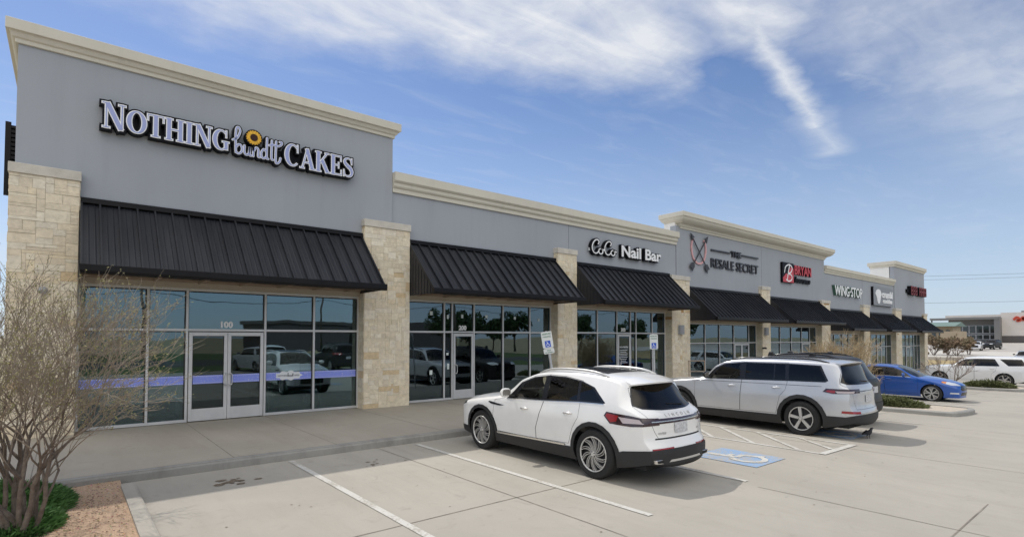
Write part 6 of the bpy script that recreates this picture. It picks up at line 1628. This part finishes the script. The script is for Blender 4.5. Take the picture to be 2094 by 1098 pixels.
scrp = catmull([(0, .9), (.5, 1.5), (1.0, 1.0), (.6, .5), (1.2, .6), (1.8, 1.5), (1.9, .6), (2.4, 1.4), (2.9, .7), (2.6, 0), (3.3, 1.2), (3.8, .2), (4.6, 1.4), (5.2, .5)], 4); ribbon(mb, scrp, .55, ex, 0, .25, round_caps=True); mb.build('script_sign', mat('sign_vermilion', lin((196, 72, 48)), .6), st)
kb = empty('kiosk_building', (165, 35, .4), 'low tan building with pale teal roof just right of the shops', 'building')
mb = MB(); mb.box(168, 34.3, -.5, 176, 39.5, 4.9); mb.box(160, 31.6, 1.6, 168, 35.0, 3.6); mb.build('wall', M_BGT, kb)
mb = MB(); mb.prism([(166.5, 4.9), (178, 4.9), (172.3, 6.0)], lambda a, b, d: (a, d, b), 33.4, 40.5); mb.build('roof', M_BGR, kb)
mb = MB()
for y in (35.2, 36.6, 38.0): mb.box(167.9, y - .4, 1.6, 168, y + .4, 4.0)
mb.build('window', mat('far_pane_dark', (.02, .03, .035), .08, spec=1), kb)
mb = MB(); mb.box(88, 10, gz(92) - .2, 88.4, 30, gz(92) + .32); tag(mb.build('low_wall', MATS['pale_concrete'], loc=(88, 20, gz(88))), 'long low pale wall beyond the white SUV', 'low wall')
# power lines crossing the right sky
ex0 = lambda t_, h: Vector((200 * .99, 0, 0))
for i, (zL, zR) in enumerate(((20.6, 19.7), (19.6, 18.7), (13.1, 12.5))):
    A = Vector((150, 95, 2.15 + (zL - 2.15) * 1.0)); Bp = Vector((215, -10, 2.15 + (zR - 2.15)))
    pts = [A + (Bp - A) * t_ + Vector((0, 0, -1.2 * 4 * t_ * (1 - t_))) for t_ in np.linspace(0, 1, 14)]
    mb = MB(); mb.tube(pts, .03 if i < 2 else .033, 5)
    tag(mb.build('power_line', mat('cable', (.05, .05, .055), .6), loc=tuple(A)), ('uppermost power line crossing the sky at right', 'middle power line just below the uppermost one', 'lowest power line above the far store roof')[i], 'power line')

# ================================================================ SCENERY MIRRORED IN THE SHOP GLASS
mbz = empty('beige_building', (-18, -44, 0), 'long beige commercial building across the road, mirrored in the shop windows', 'building')
mb = MB(); mb.box(-34, -56, -.3, 1.5, -44, 7.6); mb.build('wall', mat('beige_block', (.42, .38, .27), .85, n=(.5, .1)), mbz); MB().box(-34.2, -56, 7.6, 1.7, -43.8, 8.1).build('parapet', M_BGD, mbz)
mb = MB(); mb.box(-9, -52, 8.1, -6, -49, 9.6); mb.box(-3, -52, 8.1, -.5, -50, 9.3); mb.build('rooftop_unit', M_GALV, mbz)
mb = MB()
for x in (-30, -22, -14, -5): mb.box(x, -44.1, 0, x + 3, -43.98, 3)
mb.build('window', mat('far_pane_dark', (.02, .03, .035), .08, spec=1), mbz)
b2 = empty('dark_building', (45, -75, -.6), 'dark low restaurant building far behind the viewer, mirrored in the shop windows', 'building')
mb = MB(); mb.box(28, -90, -1, 44, -75, 4.6); mb.box(46, -90, -1, 70, -76, 5.4); mb.build('wall', mat('dark_block', (.10, .09, .09), .8), b2); MB().box(27.5, -90, 4.6, 44.4, -74.7, 5.2).build('parapet', M_BGD, b2)
def pole(x, y, h, seed, lab):
    r = empty('utility_pole', (x, y, -.1), lab, 'utility pole', 'utility poles across the road'); MB().tube([(x, y, -.1), (x, y, h)], [.16, .11], 8).build('pole_shaft', M_BARK, r, smooth=True)
    for dz in (.5, 1.6): MB().box(x - 1.3, y - .06, h - dz - .06, x + 1.3, y + .06, h - dz + .06).build('crossarm', M_BARK, r)
for x, y, h, l in ((6, -36, 10, 'utility pole beside the beige building, mirrored in the glass'), (24, -36, 10.5, 'second utility pole along the far road, mirrored in the glass'), (44, -37, 10, 'third utility pole along the far road, mirrored in the glass')): pole(x, y, h, 1, l)
for k, z in enumerate((9.5, 8.4, 6.8)):
    mb = MB(); pts = [Vector((x, -36, z - .9 * math.sin(math.pi * ((x + 30) % 18) / 18))) for x in range(-30, 91, 3)]; mb.tube(pts, .03, 4); tag(mb.build('power_line', mat('cable', (.05, .05, .055), .6), loc=(-30, -36, z)), ('top', 'middle', 'bottom')[k] + ' power line along the road behind the viewer, mirrored in the glass', 'power line')
for i, (x, y, h, s_) in enumerate(((74, -44, 6, 1), (86, -38, 6, 2), (52, -45, 6.5, 3), (66, -50, 7, 4), (80, -46, 7, 5), (70, -62, 6, 6), (92, -30, 8, 7), (58, -62, 8, 8))):
    rnd = random.Random(s_); r = empty('tree', (x, y, 0), ('rounded', 'broad', 'tall', 'dense', 'wide', 'small distant', 'large', 'far dark')[i] + ' green tree behind the viewer, mirrored in the shop glass', 'tree', 'trees across the road')
    tk = MB(); tk.tube([(x, y, -.5), (x + .1, y, h * .3), (x, y, h * .6)], [.25, .18, .10], 7)
    for k in range(5): a = k * 1.3; tk.tube([(x, y, h * .35), (x + math.cos(a) * h * .2, y + math.sin(a) * h * .2, h * .62)], [.1, .04], 5)
    tk.build('trunk', M_BARK, r, smooth=True); cr = MB(); lob = [(rnd.uniform(-.28, .28) * h, rnd.uniform(-.28, .28) * h, rnd.uniform(.42, .85) * h, rnd.uniform(.14, .24) * h) for _ in range(11)]
    for q in range(2600):
        lx, ly, lz, lr = rnd.choice(lob); v = Vector((rnd.gauss(0, 1), rnd.gauss(0, 1), rnd.gauss(0, 1))).normalized() * lr * rnd.uniform(.6, 1.05); c = Vector((x + lx, y + ly, lz)) + v; s = .22
        a = Vector((rnd.gauss(0, 1), rnd.gauss(0, 1), rnd.gauss(0, 1))).normalized() * s; b = a.orthogonal().normalized() * s * .7; cr.add([c - a, c - b, c + a, c + b], [(0, 1, 2, 3)])
    cr.build('crown', mat('leaf_dark', (.05, .085, .03), .8, n=(.8, .4)), r, recalc=False)
